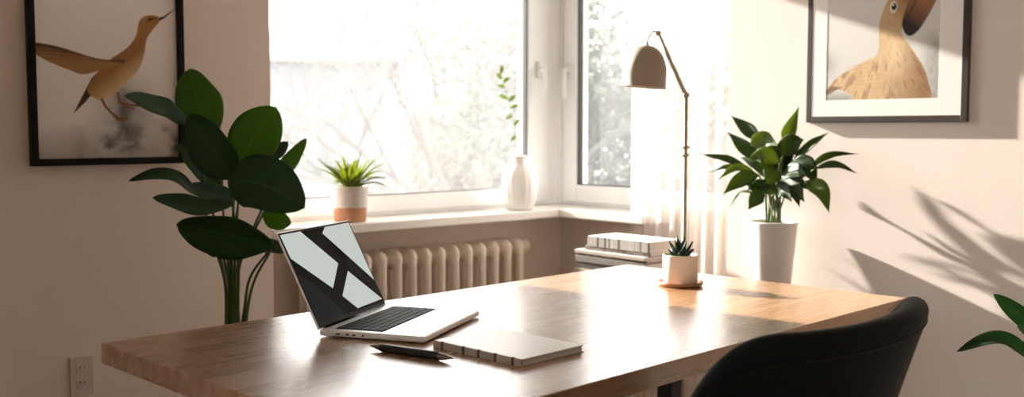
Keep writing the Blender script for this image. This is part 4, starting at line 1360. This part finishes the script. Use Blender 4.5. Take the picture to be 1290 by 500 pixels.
def art_mesh(name, parent, to_local, u0, u1, v0, v1, nx, ny, fn):
    """a grid print whose colours are drawn by fn in its own picture units"""
    us = np.linspace(u0, u1, nx); vs = np.linspace(v0, v1, ny)
    U, V = np.meshgrid(us, vs)
    C = np.clip(fn(U, V), 0, 1)
    co = [to_local(u, v) for v in vs for u in us]
    faces = [(j * nx + i, j * nx + i + 1, (j + 1) * nx + i + 1, (j + 1) * nx + i) for j in range(ny - 1) for i in range(nx - 1)]
    me = bpy.data.meshes.new(name); me.from_pydata(co, [], faces); me.update()
    at = me.color_attributes.new('ink', 'FLOAT_COLOR', 'POINT')
    buf = np.ones((nx * ny, 4), np.float32); buf[:, :3] = C.reshape(-1, 3)
    at.data.foreach_set('color', buf.ravel())
    return link(name, me, M['art'], parent)


# left picture on the plane y = -0.2: x -2.267 .. -1.820
LX0, LX1, LZ0, LZ1 = -2.268, -1.820, 1.047, 1.665
pic = thing('framed_bird_print', 'black-framed print of a brown bird with a raised wing above smoke, left wall', 'picture', ((LX0 + LX1) / 2, -0.2, LZ0))
hw_, ht_ = (LX1 - LX0) / 2, LZ1 - LZ0
fwid = 0.020
obj('frame', boxes((-hw_, -hw_ + fwid, -0.026, 0, 0, ht_), (hw_ - fwid, hw_, -0.026, 0, 0, ht_), (-hw_ + fwid, hw_ - fwid, -0.026, 0, 0, fwid), (-hw_ + fwid, hw_ - fwid, -0.026, 0, ht_ - fwid, ht_)), M['black_frame'], pic, bevel=0.002)
obj('backing', boxes((-hw_ + 0.004, hw_ - 0.004, -0.010, -0.001, 0.004, ht_ - 0.004)), M['mat_board'], pic)
# picture units: measured 92..480 across the opening, bottom at 440
iw = 2 * (hw_ - fwid)
k_ = iw / (480 - 92)
art_mesh('print', pic, lambda u, v: (-hw_ + fwid + (u - 92) * k_, -0.0115, fwid + (440 - v) * k_), 92, 480, 440 - (ht_ - 2 * fwid) / k_, 440, 300, 400, paint_left)

# right picture on the plane x = -0.2
ra = at_x(1013.5, 152, -0.222); rb = at_x(1216.5, 153, -0.222)
RY0, RY1 = ra.y, rb.y
RZ0, RZ1 = 1.172, 1.88
pic2 = thing('framed_bird_print', 'dark-framed print of a large-billed brown bird with a wide white mat, right wall', 'picture', (-0.2, (RY0 + RY1) / 2, RZ0))
hw_ = (RY0 - RY1) / 2; ht_ = RZ1 - RZ0; fwid = 0.020
obj('frame', boxes((-0.0155, 0, -hw_, -hw_ + fwid, 0, ht_), (-0.0155, 0, hw_ - fwid, hw_, 0, ht_), (-0.0155, 0, -hw_ + fwid, hw_ - fwid, 0, fwid), (-0.0155, 0, -hw_ + fwid, hw_ - fwid, ht_ - fwid, ht_)), M['brown_frame'], pic2, bevel=0.002)
pl = at_x(1041, 125, -0.211); pr = at_x(1182, 125, -0.211)
cy_ = (RY0 + RY1) / 2
a0, a1 = pr.y - cy_, pl.y - cy_
zb_ = pl.z - RZ0 - 0.004; zt_ = ht_ - zb_
bm = boxes((-0.0145, -0.002, -hw_ + 0.004, a0, 0.004, ht_ - 0.004), (-0.0145, -0.002, a1, hw_ - 0.004, 0.004, ht_ - 0.004), (-0.0145, -0.002, a0, a1, 0.004, zb_), (-0.0145, -0.002, a0, a1, zt_, ht_ - 0.004))
obj('mat', bm, M['mat_board'], pic2)
k2_ = (a1 - a0) / (388 - 117)
art_mesh('print', pic2, lambda u, v: (-0.0138, a1 - (u - 117) * k2_, zb_ + (240 - v) * k2_ * 0.93), 117, 388, 240 - (zt_ - zb_) / (k2_ * 0.93), 240, 240, 360, paint_right)

# ------------------------------------------------------------------ blank wall plate low on the left wall
wp = thing('wall_plate', 'small pale socket plate low on the left wall', 'socket', (-2.144, -0.2, 0.434))
obj('plate', boxes((-0.034, 0.034, -0.007, 0, -0.058, 0.058)), M['white_plastic'], wp, bevel=0.003, seg=3)
for zz_ in (0.022, -0.022):
    bm = bmesh.new(); box(bm, -0.016, 0.016, -0.0082, -0.0066, zz_ - 0.014, zz_ + 0.014)
    obj('outlet', bm, M['white_plastic'], wp, bevel=0.0008)
    bm = bmesh.new()
    box(bm, -0.0075, -0.0055, -0.0086, -0.008, zz_ - 0.003, zz_ + 0.007); box(bm, 0.0055, 0.0075, -0.0086, -0.008, zz_ - 0.003, zz_ + 0.007)
    obj('slot', bm, M['port'], wp)

# ------------------------------------------------------------------ outdoors
GZ = -3.2
struct(obj('ground', boxes((-70, 70, 0.6, 120, GZ - 0.2, GZ), (0.6, 70, -60, 0.6, GZ - 0.2, GZ), (-70, -5.6, -60, 0.6, GZ - 0.2, GZ)), M['ground']))


def local_box(bm, c, ax, ay, x0, x1, y0, y1, z0, z1):
    mtx = Matrix(((ax.x, ay.x, 0, c.x), (ax.y, ay.y, 0, c.y), (0, 0, 1, 0), (0, 0, 0, 1)))
    return box(bm, x0, x1, y0, y1, z0, z1, 0, mtx)


def house(label, px0, px1, ytop, d, material, rot, storeys):
    c = at_d((px0 + px1) / 2, ytop, d); ztop = c.z; width = (px1 - px0) / F_PX * d
    c = Vector((c.x, c.y, 0))
    h = thing('house', label, 'house', (c.x, c.y, GZ), -(PI / 2 - YAW) + rot)
    H = ztop - GZ; a = width / 2
    obj('wall', boxes((-a, a, 0, 8, 0, H)), material, h)
    bm = bmesh.new(); e = 0.4; rh = 1.7
    vs = [bm.verts.new(p) for p in ((-a - e, -e, H), (a + e, -e, H), (a + e, 8 + e, H), (-a - e, 8 + e, H), (-a * 0.5, 4, H + rh), (a * 0.5, 4, H + rh))]
    for f in ((0, 1, 5, 4), (1, 2, 5), (2, 3, 4, 5), (3, 0, 4), (0, 3, 2, 1)):
        bm.faces.new([vs[i] for i in f])
    obj('roof', bm, M['roof'], h)
    bm = bmesh.new(); box(bm, a * 0.25, a * 0.25 + 0.7, 4.5, 5.2, H + 0.6, H + 2.4)
    obj('chimney', bm, material, h, bevel=0.03)
    n = max(2, int(width / 2.3))
    for s in range(storeys):
        for i in range(n):
            x = -a + width * (i + 0.5) / n; z = H - 2.3 - 2.8 * s
            if z < 0.3:
                continue
            wn_ = obj('window', boxes((x - 0.55, x + 0.55, -0.06, 0.02, z, z + 1.5)), M['pvc'], h)
            obj('pane', boxes((x - 0.45, x - 0.03, -0.075, -0.05, z + 0.1, z + 1.4), (x + 0.03, x + 0.45, -0.075, -0.05, z + 0.1, z + 1.4)), M['house_window'], wn_)
    return h


house('pale blue-grey house with a slate roof at the left of the large window', 330, 482, 78, 24, M['stucco'], 0.12, 2)
house('lower sand-coloured house right of the blue-grey one beyond the window', 515, 640, 150, 38, M['stucco_warm'], -0.15, 2)


def bare_tree(label, px_, d, height, seed, spread=0.55, levels=5, group=None, foliage=0, r0=0.16, lean=0.0):
    rg = random.Random(seed)
    b = at_d(px_, 300, d); b.z = GZ
    t = thing('tree', label, 'tree', b, 0, group)
    bm_t = bmesh.new(); bm_b = bmesh.new()
    tips = []

    def grow(p, dr, ln, r, lev):
        pts = [p]; q = p; dd = dr.copy()
        k = 4
        for i in range(k):
            dd = (dd + Vector((rg.uniform(-.14, .14), rg.uniform(-.14, .14), rg.uniform(-.03, .10)))).normalized()
            q = q + dd * (ln / k); pts.append(q)
        rr = [r * (1 - 0.45 * i / k) for i in range(k + 1)]
        tube(bm_t if lev == 0 else bm_b, pts, rr, 8 if lev == 0 else (5 if lev < 3 else 3), cap=False)
        if lev >= levels:
            tips.append(q); return
        nb_ = 3 if lev else 5
        for i in range(nb_ + (1 if rg.random() < 0.5 else 0)):
            u = rg.uniform(0.35, 1.0) if lev else rg.uniform(0.45, 1.0)
            f = u * k; j = min(int(f), k - 1)
            st = pts[j].lerp(pts[j + 1], f - j)
            side_ = Vector((rg.uniform(-1, 1), rg.uniform(-1, 1), rg.uniform(-0.25, 0.7))).normalized()
            nd = (dd * (1 - spread) + side_ * spread * 1.2).normalized()
            grow(st, nd, ln * rg.uniform(0.52, 0.74), max(r * 0.5 * (1 - 0.3 * u), 0.006), lev + 1)
        if lev >= levels - 1:
            tips.append(q)

    grow(Vector((0, 0, 0)), Vector((lean, 0, 1)).normalized(), height * 0.48, r0, 0)
    obj('trunk', bm_t, M['bark'], t)
    obj('branches', bm_b, M['bark'], t)
    if foliage:
        bm = bmesh.new(); uvl = bm.loops.layers.uv.new('UVMap')
        for i in range(foliage):
            c = rg.choice(tips) + Vector((rg.gauss(0, .28), rg.gauss(0, .28), rg.gauss(0, .24)))
            q = Quaternion(Vector((rg.gauss(0, 1), rg.gauss(0, 1), rg.gauss(0, 1))).normalized(), rg.random() * 6.28)
            s = rg.uniform(0.035, 0.085)
            vs = [bm.verts.new(c + q @ Vector(v)) for v in ((-s, 0, 0), (-s * .2, s * .5, s * 0.1), (s, 0, 0), (-s * .2, -s * .5, s * 0.1))]
            f = bm.faces.new(vs)
            for lp, uv in zip(f.loops, ((0, .5), (.4, 1), (1, .5), (.4, 0))):
                lp[uvl].uv = uv
        o = obj('foliage', bm, M['leaf_out'], t); o['kind'] = 'stuff'
    return t


G1 = 'garden trees beyond the windows'
bare_tree('bare branching tree nearest the right edge of the large window', 612, 11, 7.6, 5, 0.55, 5, G1, 0, 0.14)
bare_tree('bare tree near the middle of the large window view', 528, 17, 8.6, 9, 0.6, 5, G1, 900, 0.15)
bare_tree('bare tree whose twigs show at the left edge of the large window', 332, 15, 7.8, 21, 0.5, 5, G1, 0, 0.12)
bare_tree('grey-green leafy tree seen through the narrower window beside the lamp', 752, 13, 6.4, 31, 0.6, 4, G1, 16000, 0.16)
bare_tree('leafy tree half hidden behind the sheer curtain', 836, 15, 7.0, 44, 0.6, 4, G1, 10000, 0.16)
bare_tree('leafy bush-like tree low behind the white vase', 585, 19, 5.4, 57, 0.65, 4, G1, 8000, 0.13)
